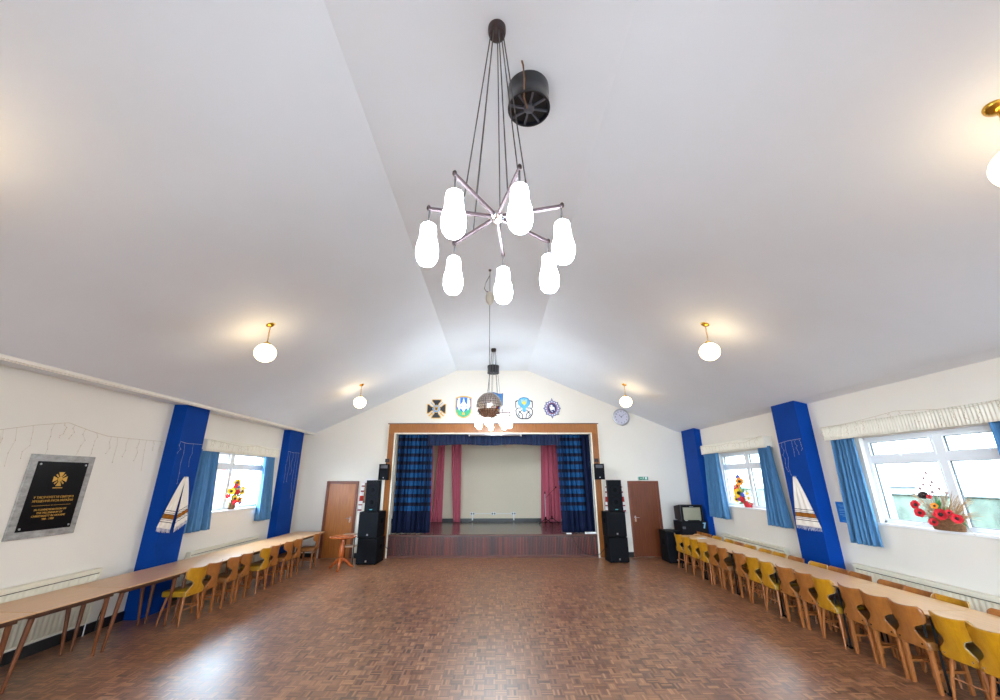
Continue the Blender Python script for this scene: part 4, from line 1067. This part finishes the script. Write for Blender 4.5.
# plaque
loc, rz = on_left(5.685, 1.905)
t = thing('memorial_plaque', 'black memorial plaque with gold lettering in a grey marble frame on the left wall', 'plaque', loc, rz)
mb = MB(); W_, H_ = 0.415, 0.505; b_ = 0.085
mb.box(-W_, W_, -0.03, 0, -H_, H_); mb.build('marble_frame', M['marble'], t, smooth=False, bevel=0.004)
MB().box(-W_+b_, W_-b_, -0.036, -0.02, -H_+b_, H_-b_).build('plate', M['plaque'], t, smooth=False, bevel=0.002)
for sx in (-1, 1):
    for sz in (-1, 1):
        MB().lathe([(0.0, -0.044), (0.011, -0.042), (0.013, -0.034), (0, -0.034)], (sx*(W_-b_-0.035), 0, sz*(H_-b_-0.035)), 12, axis='y').build('screw_cap', M['silver'], t)
for s, sz_, z in (('У ТИСЯЧОЛІТТЯ СВЯТОГО', 0.038, -0.025), ('ХРЕЩЕННЯ РУСИ-УКРАЇНИ', 0.038, -0.07), ('IN COMMEMORATION OF', 0.034, -0.175), ('THE MILLENNIUM OF', 0.034, -0.213), ('CHRISTIANITY IN UKRAINE', 0.034, -0.251), ('988 - 1988', 0.034, -0.289)):
    text(s, sz_, M['goldtext'], t, (0.0, -0.0375, z), extrude=0.0015)
mb = MB()
for s in (-1, 1): mb.box(s*0.13-0.11, s*0.13+0.11, -0.039, -0.034, -0.125, -0.121)
mb.prism(circ(0.006, 8, 0, -0.123), -0.039, -0.034, 'xz'); mb.build('gold_rule', M['goldtext'], t, smooth=False)
mb = MB()
for k in range(4):
    ca, sa = math.cos(k*PI/2), math.sin(k*PI/2)
    mb.prism([(x*ca-(z)*sa, 0.20+x*sa+z*ca) for x, z in ((-0.012, 0.036), (-0.036, 0.088), (0.036, 0.088), (0.012, 0.036))], -0.04, -0.034, 'xz')
    mb.prism([(x*math.cos(k*PI/2+PI/4)-z*math.sin(k*PI/2+PI/4), 0.20+x*math.sin(k*PI/2+PI/4)+z*math.cos(k*PI/2+PI/4)) for x, z in ((-0.006, 0.04), (-0.009, 0.082), (0.009, 0.082), (0.006, 0.04))], -0.039, -0.034, 'xz')
mb.prism(circ(0.028, 16, 0, 0.20, 0.034), -0.042, -0.034, 'xz'); mb.box(-0.06, 0.06, -0.04, -0.034, 0.085, 0.096)
mb.build('gold_crest', M['goldtext'], t, smooth=False)
# blue notice
loc, rz = on_right(7.09, 1.56, 0.002)
t = thing('wall_notice', 'small bright blue notice on the wall beside the near right curtain', 'sign', loc, rz)
MB().box(-0.12, 0.16, -0.008, 0, -0.16, 0.16).build('board', M['notice'], t, smooth=False)
mb = MB()
for z, w_ in ((0.11, 0.09), (0.085, 0.06), (0.045, 0.09), (0.025, 0.095), (-0.005, 0.09), (-0.04, 0.095), (-0.06, 0.05), (-0.135, 0.07)): mb.box(0.02-w_, 0.02+w_, -0.0095, -0.007, z-0.004, z+0.004)
mb.build('print_lines', M['noticetext'], t, smooth=False)

# pelmets
def pelmet(side, ya, yb, za, zb, label):
    yc = (ya+yb)/2; L = yb-ya
    loc, rz = (on_left if side < 0 else on_right)(yc, za)
    t = thing('window_pelmet', label, 'pelmet', loc, rz, 'pleated pelmets over the windows')
    h = zb-za; dp = 0.17
    def fn(u, v): return (-L/2+L*u, -dp+0.006*math.sin(u*L/0.045*2*PI), h*v)
    MB().grid(fn, int(L/0.0075), 3).build('pleated_front', M['pelmet'], t, solid=0.012)
    for s in (-1, 1): MB().box(s*L/2-0.008, s*L/2+0.008, -dp+0.004, 0.005, 0, h).build('side_return', M['pelmet'], t, smooth=False)
    MB().box(-L/2, L/2, -dp, 0.0, h-0.012, h).build('top_board', M['pelmet'], t, smooth=False)
pelmet(-1, 8.15, 10.88, 2.63, 2.86, 'cream pleated pelmet above the sunlit left window')
pelmet(1, 8.5, 11.2, 2.71, 2.94, 'cream pleated pelmet above the far right window')
pelmet(1, 3.75, 6.93, 2.70, 2.93, 'long cream pleated pelmet above the near right window')
# window curtains
def wcurtain(side, y0t, y1t, y0b, y1b, zt, zb, seed, label):
    loc, rz = (on_left if side < 0 else on_right)(0, 0)
    s = 1 if side < 0 else -1
    mb = drape(s*y0t, s*y1t, s*y0b, s*y1b, -0.10, zt, zb, 6.5, 0.10, seed)
    o = mb.build('window_curtain', M['wcurtain'], solid=0.005)
    o.location = loc; o.rotation_euler = (0, 0, rz)
    tag(o, label, 'curtain', 'blue curtains at the windows')
wcurtain(-1, 8.10, 8.62, 8.08, 8.74, 2.66, 1.15, 11, 'blue curtain on the camera side of the left window, next to the blue pillar')
wcurtain(-1, 10.42, 10.80, 10.5, 10.98, 2.66, 1.14, 12, 'blue curtain on the stage side of the left window')
wcurtain(1, 10.50, 11.14, 10.42, 11.26, 2.74, 1.15, 13, 'blue curtain on the stage side of the far right window')
wcurtain(1, 8.46, 8.82, 8.30, 8.94, 2.74, 1.18, 14, 'blue curtain on the camera side of the far right window')
wcurtain(1, 6.46, 6.86, 6.46, 6.93, 2.73, 1.13, 15, 'blue curtain on the stage side of the near right window')
wcurtain(1, 3.9, 4.56, 3.85, 4.58, 2.73, 1.13, 16, 'blue curtain at the right edge of the photo, near right window')

# radiators
def radiator(side, ya, yb, zt, label):
    yc = (ya+yb)/2; L = yb-ya; h = zt-0.17
    loc, rz = (on_left if side < 0 else on_right)(yc, 0.17)
    t = thing('radiator', label, 'radiator', loc, rz, 'cream panel radiators')
    def fn(u, v):
        k = math.sin(u*L/0.034*PI); return (-L/2+L*u, -0.085-0.006*max(-0.6, min(0.6, k*1.6)), 0.02+(h-0.06)*v)
    MB().grid(fn, int(L/0.0085), 1).build('ribbed_panel', M['rad'], t, solid=0.01)
    MB().box(-L/2, L/2, -0.08, -0.02, 0.0, h-0.03).build('body', M['rad'], t, smooth=False)
    mb = MB(); mb.box(-L/2, L/2, -0.10, -0.012, h-0.012, h); mb.box(-L/2, L/2, -0.102, -0.09, h-0.055, h)
    for s in (-1, 1): mb.box(s*L/2-0.012, s*L/2+0.012, -0.098, -0.012, 0.0, h)
    mb.build('casing', M['rad'], t, smooth=False, bevel=0.003)
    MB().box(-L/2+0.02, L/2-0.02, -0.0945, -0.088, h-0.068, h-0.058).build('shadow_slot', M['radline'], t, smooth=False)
    for s in (-1, 1):
        mb = MB(); mb.tube([(s*(L/2+0.03), -0.05, 0.04), (s*(L/2-0.01), -0.05, 0.04)], 0.01, 8); mb.tube([(s*(L/2+0.03), -0.05, -0.168), (s*(L/2+0.03), -0.05, 0.05)], 0.0075, 8); mb.lathe([(0.014, 0.03), (0.018, 0.05), (0.016, 0.09), (0, 0.095)], (s*(L/2+0.03), -0.05, 0), 10)
        mb.build('valve', M['white'], t)
radiator(-1, 3.9, 6.62, 0.87, 'long cream radiator low on the left wall below the plaque')
radiator(-1, 8.45, 10.75, 0.79, 'cream radiator below the left window')
radiator(1, 8.65, 10.85, 0.79, 'cream radiator below the far right window')
radiator(1, 4.0, 7.03, 0.81, 'long cream radiator below the near right window')

# embroidered towels on pillars
def towel(face, y, zt, tails, label):
    loc, rz = ((-5.61, y, zt), PI/2) if face < 0 else ((5.525, y, zt), -PI/2)
    t = thing('embroidered_towel', label, 'embroidered towel', loc, rz, 'embroidered towels on the pillars')
    for i_, (xa0, xa1, xb0, xb1, zb0, zb1) in enumerate(tails):
        def fn(u, v):
            e = v**0.85
            x0 = xa0+(xb0-xa0)*e; x1 = xa1+(xb1-xa1)*e
            zb = zb0+(zb1-zb0)*u
            return (x0+(x1-x0)*u, -0.02-0.015*i_-0.010*math.sin(u*2*PI*3.0+i_)*(1.0-0.35*v)*min(1, v*3+0.2), zb*v)
        MB().grid(fn, 30, 30, uvfn=lambda u, v: (u, v*0.985, 1)).build('cloth', M['towel'], t, solid=0.004)
        mb = MB()
        for k in range(22):
            u = (k+0.5)/22; p = fn(u, 1.0); q = (p[0]+0.003*math.sin(k*7), p[1], p[2]-0.055-0.012*math.sin(k*3.3))
            mb.tube([p, q], 0.0045, 5)
        mb.build('fringe', M['fringe'], t)
    MB().lathe([(0, -0.05), (0.01, -0.048), (0.006, 0.0)], (0, 0, 0.0), 8, axis='y').build('nail', M['silver'], t)
towel(-1, 7.64, 2.14, [(-0.03, 0.03, -0.39, -0.08, -0.80, -0.86), (-0.01, 0.05, -0.02, 0.25, -0.86, -0.74)], 'white embroidered towel with two fringed tails pinned to the left blue pillar')
towel(1, 7.68, 2.13, [(-0.06, 0.0, -0.24, 0.36, -0.84, -0.84)], 'white embroidered towel fanned into one wide tail on the right blue pillar')

# icicle lights
def icicles(name, pts, step, rng, lo, hi, mt, label, skip=()):
    t = thing(name, label, 'string lights', pts[0], 0, 'unlit icicle lights along the walls')
    P0 = Vector(pts[0]); vp = [Vector(p)-P0 for p in pts]
    MB().tube([tuple(p) for p in vp], 0.0026, 5).build('main_wire', mt, t)
    rnd = random.Random(rng); mb = MB(); dist = 0; acc = 0
    for a, b in zip(vp[:-1], vp[1:]):
        l = (b-a).length; s_ = 0
        while acc < l:
            p = a.lerp(b, acc/l); n_ = rnd.randint(3, 7); L_ = rnd.uniform(lo, hi)
            q = [p]
            for k in range(n_):
                q.append(p + Vector((rnd.uniform(0, 0.012)*(1 if pts[0][0] < 0 else -1), rnd.uniform(-0.035, 0.035), -L_*(k+1)/n_)))
            mb.tube([tuple(z) for z in q], 0.0014, 4)
            for z in q[1:]: mb.ell(tuple(z), (0.004, 0.004, 0.007), 6)
            acc += step*rnd.uniform(0.6, 1.5)
        acc -= l
    mb.build('drops', mt, t)['kind'] = 'stuff'
xw = XL+0.012
icicles('icicle_lights', [(xw, 4.0, 2.58), (xw, 4.81, 2.65), (xw, 5.21, 2.76), (xw, 5.59, 2.84), (xw, 5.9, 2.77), (xw, 6.2, 2.72), (xw, 6.6, 2.72), (xw, 7.26, 2.73)], 0.17, 1, 0.12, 0.55, M['wire'], 'unlit icicle light wire drooping across the left wall above the plaque')
icicles('icicle_lights', [(-5.60, 7.35, 2.74), (-5.60, 7.5, 2.72), (-5.60, 7.91, 2.73)], 0.16, 2, 0.15, 0.7, M['wirelight'], 'unlit icicle light wire across the nearer left blue pillar')
xw = XL+0.185
icicles('icicle_lights', [(xw, 8.22, 2.85), (xw, 8.7, 2.82), (xw, 9.3, 2.79), (xw, 9.8, 2.85), (xw, 10.4, 2.80), (xw, 10.86, 2.82)], 0.13, 3, 0.06, 0.17, M['wire'], 'unlit icicle light wire draped over the left window pelmet')
icicles('icicle_lights', [(-5.65, 11.32, 2.82), (-5.65, 11.6, 2.80), (-5.65, 11.95, 2.81)], 0.12, 4, 0.5, 1.5, M['wirelight'], 'unlit icicle light wire hanging long on the far left blue pillar')
xw = XR-0.185
icicles('icicle_lights', [(xw, 11.18, 2.92), (xw, 10.4, 2.87), (xw, 9.8, 2.90), (xw, 9.2, 2.86), (xw, 8.52, 2.95)], 0.14, 5, 0.06, 0.17, M['wire'], 'unlit icicle light wire draped over the far right pelmet')
icicles('icicle_lights', [(5.515, 7.96, 2.74), (5.515, 7.7, 2.77), (5.515, 7.35, 2.78)], 0.13, 6, 0.15, 0.7, M['wirelight'], 'unlit icicle light wire across the nearer right blue pillar')
icicles('icicle_lights', [(xw, 6.92, 2.92), (xw, 6.5, 2.92), (xw, 6.0, 2.95), (xw, 5.55, 2.99), (xw, 5.3, 2.96), (xw, 4.7, 2.89), (xw, 4.0, 2.95)], 0.16, 7, 0.07, 0.2, M['wire'], 'unlit icicle light wire draped over the long near right pelmet')
# loose cable by the left skirting
pts = [(XL+0.03, 6.98, 0.52), (XL+0.05, 6.9, 0.45), (XL+0.05, 6.86, 0.3), (XL+0.06, 6.82, 0.18), (XL+0.08, 6.8, 0.02)]
tag(MB().tube(pts, 0.008, 6).build('cable', M['bcable']), 'short black cable hanging down the left wall under the tables', 'cable')

# ------------------------------------------------------------------ flower arrangements
def flower(mb_p, mb_c, c, r_, nrm, npet, depth=0.25):
    n = Vector(nrm).normalized(); a = n.orthogonal().normalized(); b = n.cross(a); c = Vector(c)
    for k in range(npet):
        t0 = 2*PI*k/npet; d = a*math.cos(t0)+b*math.sin(t0); e = n.cross(d)
        w = r_*2.6/npet*2.2
        p = [c + d*r_*0.1, c + d*r_*0.7+e*w*0.5+n*r_*(depth*0.5+0.02*(k % 2)), c+d*r_+n*r_*depth*0.3, c+d*r_*0.65-e*w*0.5+n*r_*depth*0.5]
        q = [x - n*0.004 for x in p]
        mb_p.add(p+q, [(0,1,2,3), (7,6,5,4), (0,4,5,1), (1,5,6,2), (2,6,7,3), (3,7,4,0)])
    mb_c.ell(tuple(c+n*r_*0.12), (r_*0.33,)*3, 10)
def leafq(mb, p, q, w):
    p, q = Vector(p), Vector(q); d = q-p; s = d.cross(Vector((0, 1, 0.3))).normalized()*w; m_ = p+d*0.5+Vector((0, 0, 0.01))
    v = [p, m_+s, q, m_-s]; o = [x+Vector((0, 0.004, 0)) for x in v]
    mb.add(v+o, [(0,1,2,3), (7,6,5,4), (0,4,5,1), (1,5,6,2), (2,6,7,3), (3,7,4,0)])
def bouquet(loc, rz, label, pot, flowers, leaves):
    face = -1.0 if rz > 0 else 1.0
    t = thing('flower_arrangement', label, 'flower arrangement', loc, rz, 'flowers on the window sills')
    prof, pm, nm = pot
    MB().lathe(prof, n=22).build(nm, pm, t)
    top = prof[2][1]
    st_ = MB()
    for (kind, x, y, z, r_) in flowers:
        st_.tube([(x*0.15, y*0.2, top*0.7), (x*0.6, y*0.7, top+(z-top)*0.6), (x, y+0.012, z)], 0.004, 5)
    st_.build('stems', M['stem'], t)
    for (kind, x, y, z, r_) in flowers:
        pm_, cm, npet = {'s': (M['yp'], M['dcen'], 13), 'o': (M['op'], M['dcen'], 13), 'r': (M['rp'], M['rp'], 7), 'b': (M['bp'], M['bp'], 6), 'w': (M['wp'], M['yp'], 8), 'p': (M['rp'], M['dcen'], 5), 'd': (M['dcen'], M['dcen'], 5)}[kind]
        r_ *= 1.25
        a = MB(); c = MB(); flower(a, c, (x, y, z), r_, (face+x*0.8, -1.0, 0.15+(z-0.25)*0.5), npet)
        f = a.build({'s': 'sunflower', 'o': 'sunflower', 'r': 'carnation', 'b': 'cornflower', 'w': 'daisy', 'p': 'poppy', 'd': 'poppy'}[kind], pm_, t, smooth=False)
        c.build('flower_centre', cm, f)
    fo = MB(); rl = random.Random(len(flowers)); xm = sum(f[1] for f in flowers)/len(flowers)
    for k in range(70):
        x0 = xm*rl.uniform(0, 1.1)+rl.uniform(-0.09, 0.09); z0 = top+rl.uniform(0.0, 0.26); a = rl.uniform(0.2, 2.9)
        leafq(fo, (x0, rl.uniform(-0.04, 0.03), z0), (x0+0.09*math.cos(a), rl.uniform(-0.06, 0.03), z0+0.09*math.sin(a)), rl.uniform(0.014, 0.024))
    fo.build('foliage', M['leaf'], t, smooth=False)['kind'] = 'stuff'
    for (x0, z0, x1, z1, w) in leaves:
        mb = MB(); leafq(mb, (x0, -0.03, z0), (x1, -0.05, z1), w); mb.build('leaf', M['leaf'], t, smooth=False)
potA = ([(0, 0), (0.07, 0), (0.085, 0.16), (0.078, 0.165), (0.06, 0.12), (0, 0.12)], M['wicker'], 'basket')
bouquet((XL-0.035, 9.62, ZS+0.005), PI/2, 'sunflower arrangement in a brown basket on the left window sill', potA,
        [('s', 0.03, -0.02, 0.56, 0.075), ('r', -0.02, -0.03, 0.49, 0.045), ('s', -0.14, -0.03, 0.38, 0.07), ('r', 0.03, -0.06, 0.36, 0.05), ('s', 0.24, -0.03, 0.37, 0.075), ('o', 0.30, 0.0, 0.43, 0.06),
         ('r', -0.2, -0.02, 0.28, 0.045), ('w', 0.1, -0.05, 0.42, 0.06), ('s', -0.03, -0.07, 0.22, 0.065), ('r', -0.06, -0.09, 0.15, 0.05), ('o', 0.14, -0.07, 0.2, 0.06), ('b', 0.07, -0.04, 0.48, 0.04), ('b', 0.2, -0.06, 0.13, 0.04), ('r', 0.0, -0.09, 0.17, 0.05)],
        [(0, 0.16, -0.18, 0.2, 0.03), (0, 0.2, -0.2, 0.07, 0.03), (0.05, 0.2, 0.27, 0.12, 0.03), (0.05, 0.25, 0.3, 0.3, 0.03), (0, 0.2, 0.05, 0.36, 0.035), (-0.03, 0.2, -0.12, 0.3, 0.035), (0.02, 0.2, 0.16, 0.33, 0.035), (0, 0.18, 0.1, 0.26, 0.04), (-0.02, 0.18, -0.08, 0.24, 0.04), (0.05, 0.3, 0.2, 0.42, 0.03), (-0.05, 0.32, -0.1, 0.46, 0.03)])
potB = ([(0, 0), (0.075, 0), (0.11, 0.10), (0.10, 0.105), (0.085, 0.07), (0, 0.07)], M['redpot'], 'pot')
bouquet((XR+0.03, 9.78, ZS+0.005), -PI/2, 'sunflower arrangement in a red pot on the far right window sill', potB,
        [('o', -0.16, -0.02, 0.56, 0.085), ('s', -0.22, -0.05, 0.30, 0.10), ('s', -0.33, -0.03, 0.33, 0.06), ('o', -0.28, -0.02, 0.46, 0.06), ('r', -0.26, -0.05, 0.39, 0.05), ('r', -0.38, -0.02, 0.38, 0.045), ('r', -0.1, -0.07, 0.17, 0.06),
         ('b', -0.06, -0.05, 0.27, 0.045), ('b', -0.34, -0.06, 0.22, 0.045), ('b', -0.2, -0.06, 0.17, 0.045), ('s', -0.32, -0.07, 0.16, 0.06), ('b', -0.24, 0.0, 0.66, 0.05), ('b', -0.4, -0.02, 0.45, 0.03), ('r', 0.06, -0.06, 0.13, 0.03), ('w', 0.08, -0.03, 0.3, 0.07), ('w', 0.1, -0.03, 0.2, 0.07)],
        [(0, 0.1, -0.2, 0.1, 0.03), (0, 0.12, 0.15, 0.2, 0.03), (0, 0.12, 0.2, 0.07, 0.025), (-0.05, 0.1, -0.3, 0.06, 0.03), (0.0, 0.2, 0.1, 0.42, 0.025), (-0.05, 0.14, -0.12, 0.22, 0.03), (-0.1, 0.2, -0.24, 0.42, 0.03), (-0.1, 0.16, -0.22, 0.28, 0.04), (-0.08, 0.3, -0.18, 0.52, 0.03)])
# dried grasses and poppies
t = thing('flower_arrangement', 'dried grass and red poppy arrangement in a wicker basket on the near right window sill', 'flower arrangement', (XR-0.02, 5.47, ZS+0.005), -PI/2, 'flowers on the window sills')
mb = MB()
for k in range(7):
    z = 0.012+k*0.021; pts = [((0.17+0.004*k)*math.cos(a*2*PI/28), (0.075+0.002*k)*math.sin(a*2*PI/28), z+0.004*math.sin(a*PI)) for a in range(29)]
    mb.tube(pts, 0.0115, 6)
mb.prism([(0.165*math.cos(a*2*PI/28), 0.07*math.sin(a*2*PI/28)) for a in range(28)], 0.0, 0.13, 'xy')
mb.build('basket', M['wicker'], t)
rnd = random.Random(21); mb = MB()
for k in range(190):
    u = rnd.uniform(-1, 1); x0 = 0.12*u*rnd.uniform(0.4, 1); ang = u*1.0+rnd.gauss(0, 0.28); L_ = rnd.uniform(0.16, 0.42)*(1-0.15*abs(u))
    yv = rnd.uniform(-0.06, 0.05)
    p1 = (x0+math.sin(ang)*L_*0.5, yv*1.2, 0.1+math.cos(ang)*L_*0.5); p2 = (x0+math.sin(ang*1.25)*L_, yv*1.6, 0.1+math.cos(ang*1.25)*L_)
    mb.tube([(x0, yv, 0.08), p1, p2], [0.004, 0.0035, 0.0015], 4)
mb.build('dry_grass', M['dry'], t)['kind'] = 'stuff'
mb = MB()
for k in range(110):   # feathery plumes to either side
    s = -1 if k % 2 else 1; r_ = rnd.uniform(0, 1)
    bx, bz = s*(0.10+0.22*r_), 0.2+0.22*r_*(1 if s < 0 else 0.8)
    mb.tube([(bx, 0.0, bz), (bx+s*rnd.uniform(0.03, 0.09), rnd.uniform(-0.05, 0.05), bz+rnd.uniform(-0.02, 0.08))], [0.003, 0.001], 4)
mb.build('plume', M['dry'], t)['kind'] = 'stuff'
for (x, z, r_, k) in ((-0.24, 0.29, 0.06, 'p'), (-0.22, 0.19, 0.06, 'p'), (-0.10, 0.41, 0.055, 'd'), (0.04, 0.19, 0.075, 'p'), (-0.07, 0.09, 0.055, 'p'), (0.22, 0.16, 0.06, 'p'), (0.0, 0.29, 0.04, 'o'), (0.15, 0.22, 0.04, 'p'), (-0.03, 0.40, 0.03, 'p')):
    a = MB(); c = MB(); flower(a, c, (x, -0.10, z), r_, (0.8+x*1.5+0.3*math.sin(z*40), -1, 0.2+0.4*math.cos(z*60)), 5, 0.9)
    f = a.build('poppy', {'p': M['rp'], 'd': M['dcen'], 'o': M['op']}[k], t, smooth=False); c.build('flower_centre', M['dcen'], f)
for (x, z) in ((-0.06, 0.70), (-0.11, 0.63), (-0.02, 0.58), (-0.05, 0.54), (-0.14, 0.55), (0.05, 0.5), (-0.05, 0.46), (0.12, 0.45), (-0.2, 0.5)):
    mb = MB(); mb.tube([(x*0.3, 0, 0.1), (x*0.8, -0.02, z*0.6), (x, -0.02, z)], 0.0025, 5); mb.ell((x, -0.02, z), (0.016, 0.016, 0.022), 10); mb.build('seed_pod', M['pod'], t)
for (x0, z0, x1, z1) in ((0.0, 0.2, 0.02, 0.42), (0.02, 0.25, 0.06, 0.38), (0.2, 0.2, 0.3, 0.05), (0.02, 0.12, 0.1, 0.3)):
    mb = MB(); leafq(mb, (x0, -0.06, z0), (x1, -0.08, z1), 0.018); mb.build('leaf', M['leaf'], t, smooth=False)

# ------------------------------------------------------------------ outdoors
o = struct(box('ground', M['ground'], -30, 30, -25, 30, -0.5, -0.35)); o['label'] = 'tarmac yard outside the windows'
t = thing('garden_wall', 'mossy garden wall with pale coping outside the right windows', 'wall', (9.4, 7.0, -0.35))
MB().box(0, 0.3, -12, 12, 0, 2.08).build('masonry', M['hedge'], t, smooth=False)
MB().box(-0.05, 0.35, -12, 12, 2.08, 2.19).build('coping', M['coping'], t, smooth=False, bevel=0.02)
t = thing('shed', 'low grey-roofed shed beyond the garden wall', 'shed', (14.0, 15.0, -0.35))
MB().box(-0.5, 0.5, -0.5, 0.5, 0, 2.15).build('wall', M['coping'], t, smooth=False)
MB().prism([(-0.6, 2.15), (0.6, 2.15), (0.55, 2.34), (-0.55, 2.34)], -0.55, 0.55, 'yz').build('roof', M['slate'], t, smooth=False)
for ob in t.children:
    pass
t = thing('brick_house', 'pale brick house across the yard outside the left window', 'house', (-12.5, 13.0, -0.35))
MB().box(-3, 0, -5, 7, 0, 5.5).build('wall', M['brick'], t, smooth=False)
MB().prism([(-5.3, 5.5), (7.3, 5.5), (7.0, 5.7), (-5.0, 5.7)], -3.3, 0.3, 'yz').build('roof', M['slate'], t, smooth=False)
for y in (-2.5, 1.5, 4.5):
    w = MB().box(-0.02, 0.03, y-0.6, y+0.6, 1.6, 2.9).build('window', M['upvc'], t, smooth=False)
    MB().box(0.028, 0.034, y-0.52, y+0.52, 1.68, 2.82).build('pane', M['slate'], w, smooth=False)

# ------------------------------------------------------------------ daylight
wd = bpy.data.worlds.new('overcast_sky'); scn.world = wd; wd.use_nodes = True
nt = wd.node_tree; bg = nt.nodes['Background']
bg.inputs[0].default_value = (0.74, 0.87, 1.0, 1)
tc = nt.nodes.new('ShaderNodeTexCoord'); sx = nt.nodes.new('ShaderNodeSeparateXYZ'); mr = nt.nodes.new('ShaderNodeMapRange')
nt.links.new(tc.outputs['Generated'], sx.inputs[0]); nt.links.new(sx.outputs[0], mr.inputs[0])
mr.inputs[1].default_value = -0.8; mr.inputs[2].default_value = 0.3; mr.inputs[3].default_value = 32.0; mr.inputs[4].default_value = 6.0   # brighter sky on the sunny side
nt.links.new(mr.outputs[0], bg.inputs[1])
mc = nt.nodes.new('ShaderNodeMix'); mc.data_type = 'RGBA'; mm = nt.nodes.new('ShaderNodeMapRange')
nt.links.new(sx.outputs[0], mm.inputs[0]); mm.inputs[1].default_value = -0.8; mm.inputs[2].default_value = 0.2
nt.links.new(mm.outputs[0], mc.inputs[0]); mc.inputs[6].default_value = (0.62, 0.80, 1.0, 1); mc.inputs[7].default_value = (0.78, 0.89, 1.0, 1)
nt.links.new(mc.outputs[2], bg.inputs[0])
def portal(name, loc, rot, sx, sy):
    l = bpy.data.lights.new(name, 'AREA'); l.shape = 'RECTANGLE'; l.size = sx; l.size_y = sy; l.cycles.is_portal = True
    o = bpy.data.objects.new(name, l); COL.objects.link(o); o.location = loc; o.rotation_euler = rot
for a, b in WL: portal('window_daylight', (XL-0.2, (a+b)/2, (ZS+ZH)/2), (0, -PI/2, 0), ZH-ZS, b-a)
for a, b in WR: portal('window_daylight', (XR+0.2, (a+b)/2, (ZS+ZH)/2), (0, PI/2, 0), ZH-ZS, b-a)
portal('window_daylight', ((RG[0]+RG[1])/2, Y0-0.17, (RG[2]+RG[3])/2), (PI/2, 0, 0), RG[1]-RG[0], RG[3]-RG[2])

# ------------------------------------------------------------------ camera
cam = bpy.data.cameras.new('camera'); co = bpy.data.objects.new('camera', cam); COL.objects.link(co)
cam.sensor_fit = 'HORIZONTAL'; cam.sensor_width = 36.0; cam.lens = 401.3107*0.036
cam.clip_start = 0.05; cam.clip_end = 200
r_ = Vector((0.9999, -0.0107, -0.0020)); u_ = Vector((-0.0012, -0.3054, 0.9522)); f_ = Vector((0.0102, 0.9522, 0.3053))
f_.normalize(); r_ = (r_ - f_*r_.dot(f_)).normalized(); u_ = r_.cross(f_)
mat = Matrix.Identity(4)
for i_ in range(3): mat[i_][0] = r_[i_]; mat[i_][1] = u_[i_]; mat[i_][2] = -f_[i_]
mat[2][3] = 2.1
co.matrix_world = mat
scn.camera = co
vs = scn.view_settings
scn.display_settings.display_device = 'sRGB'
vs.view_transform = 'Standard'; vs.look = 'None'; vs.exposure = 1.0; vs.gamma = 1.0; vs.use_curve_mapping = False
scn.cycles.max_bounces = 12; scn.cycles.diffuse_bounces = 8; scn.cycles.glossy_bounces = 4; scn.cycles.transparent_max_bounces = 12
scn.cycles.sample_clamp_indirect = 6.0
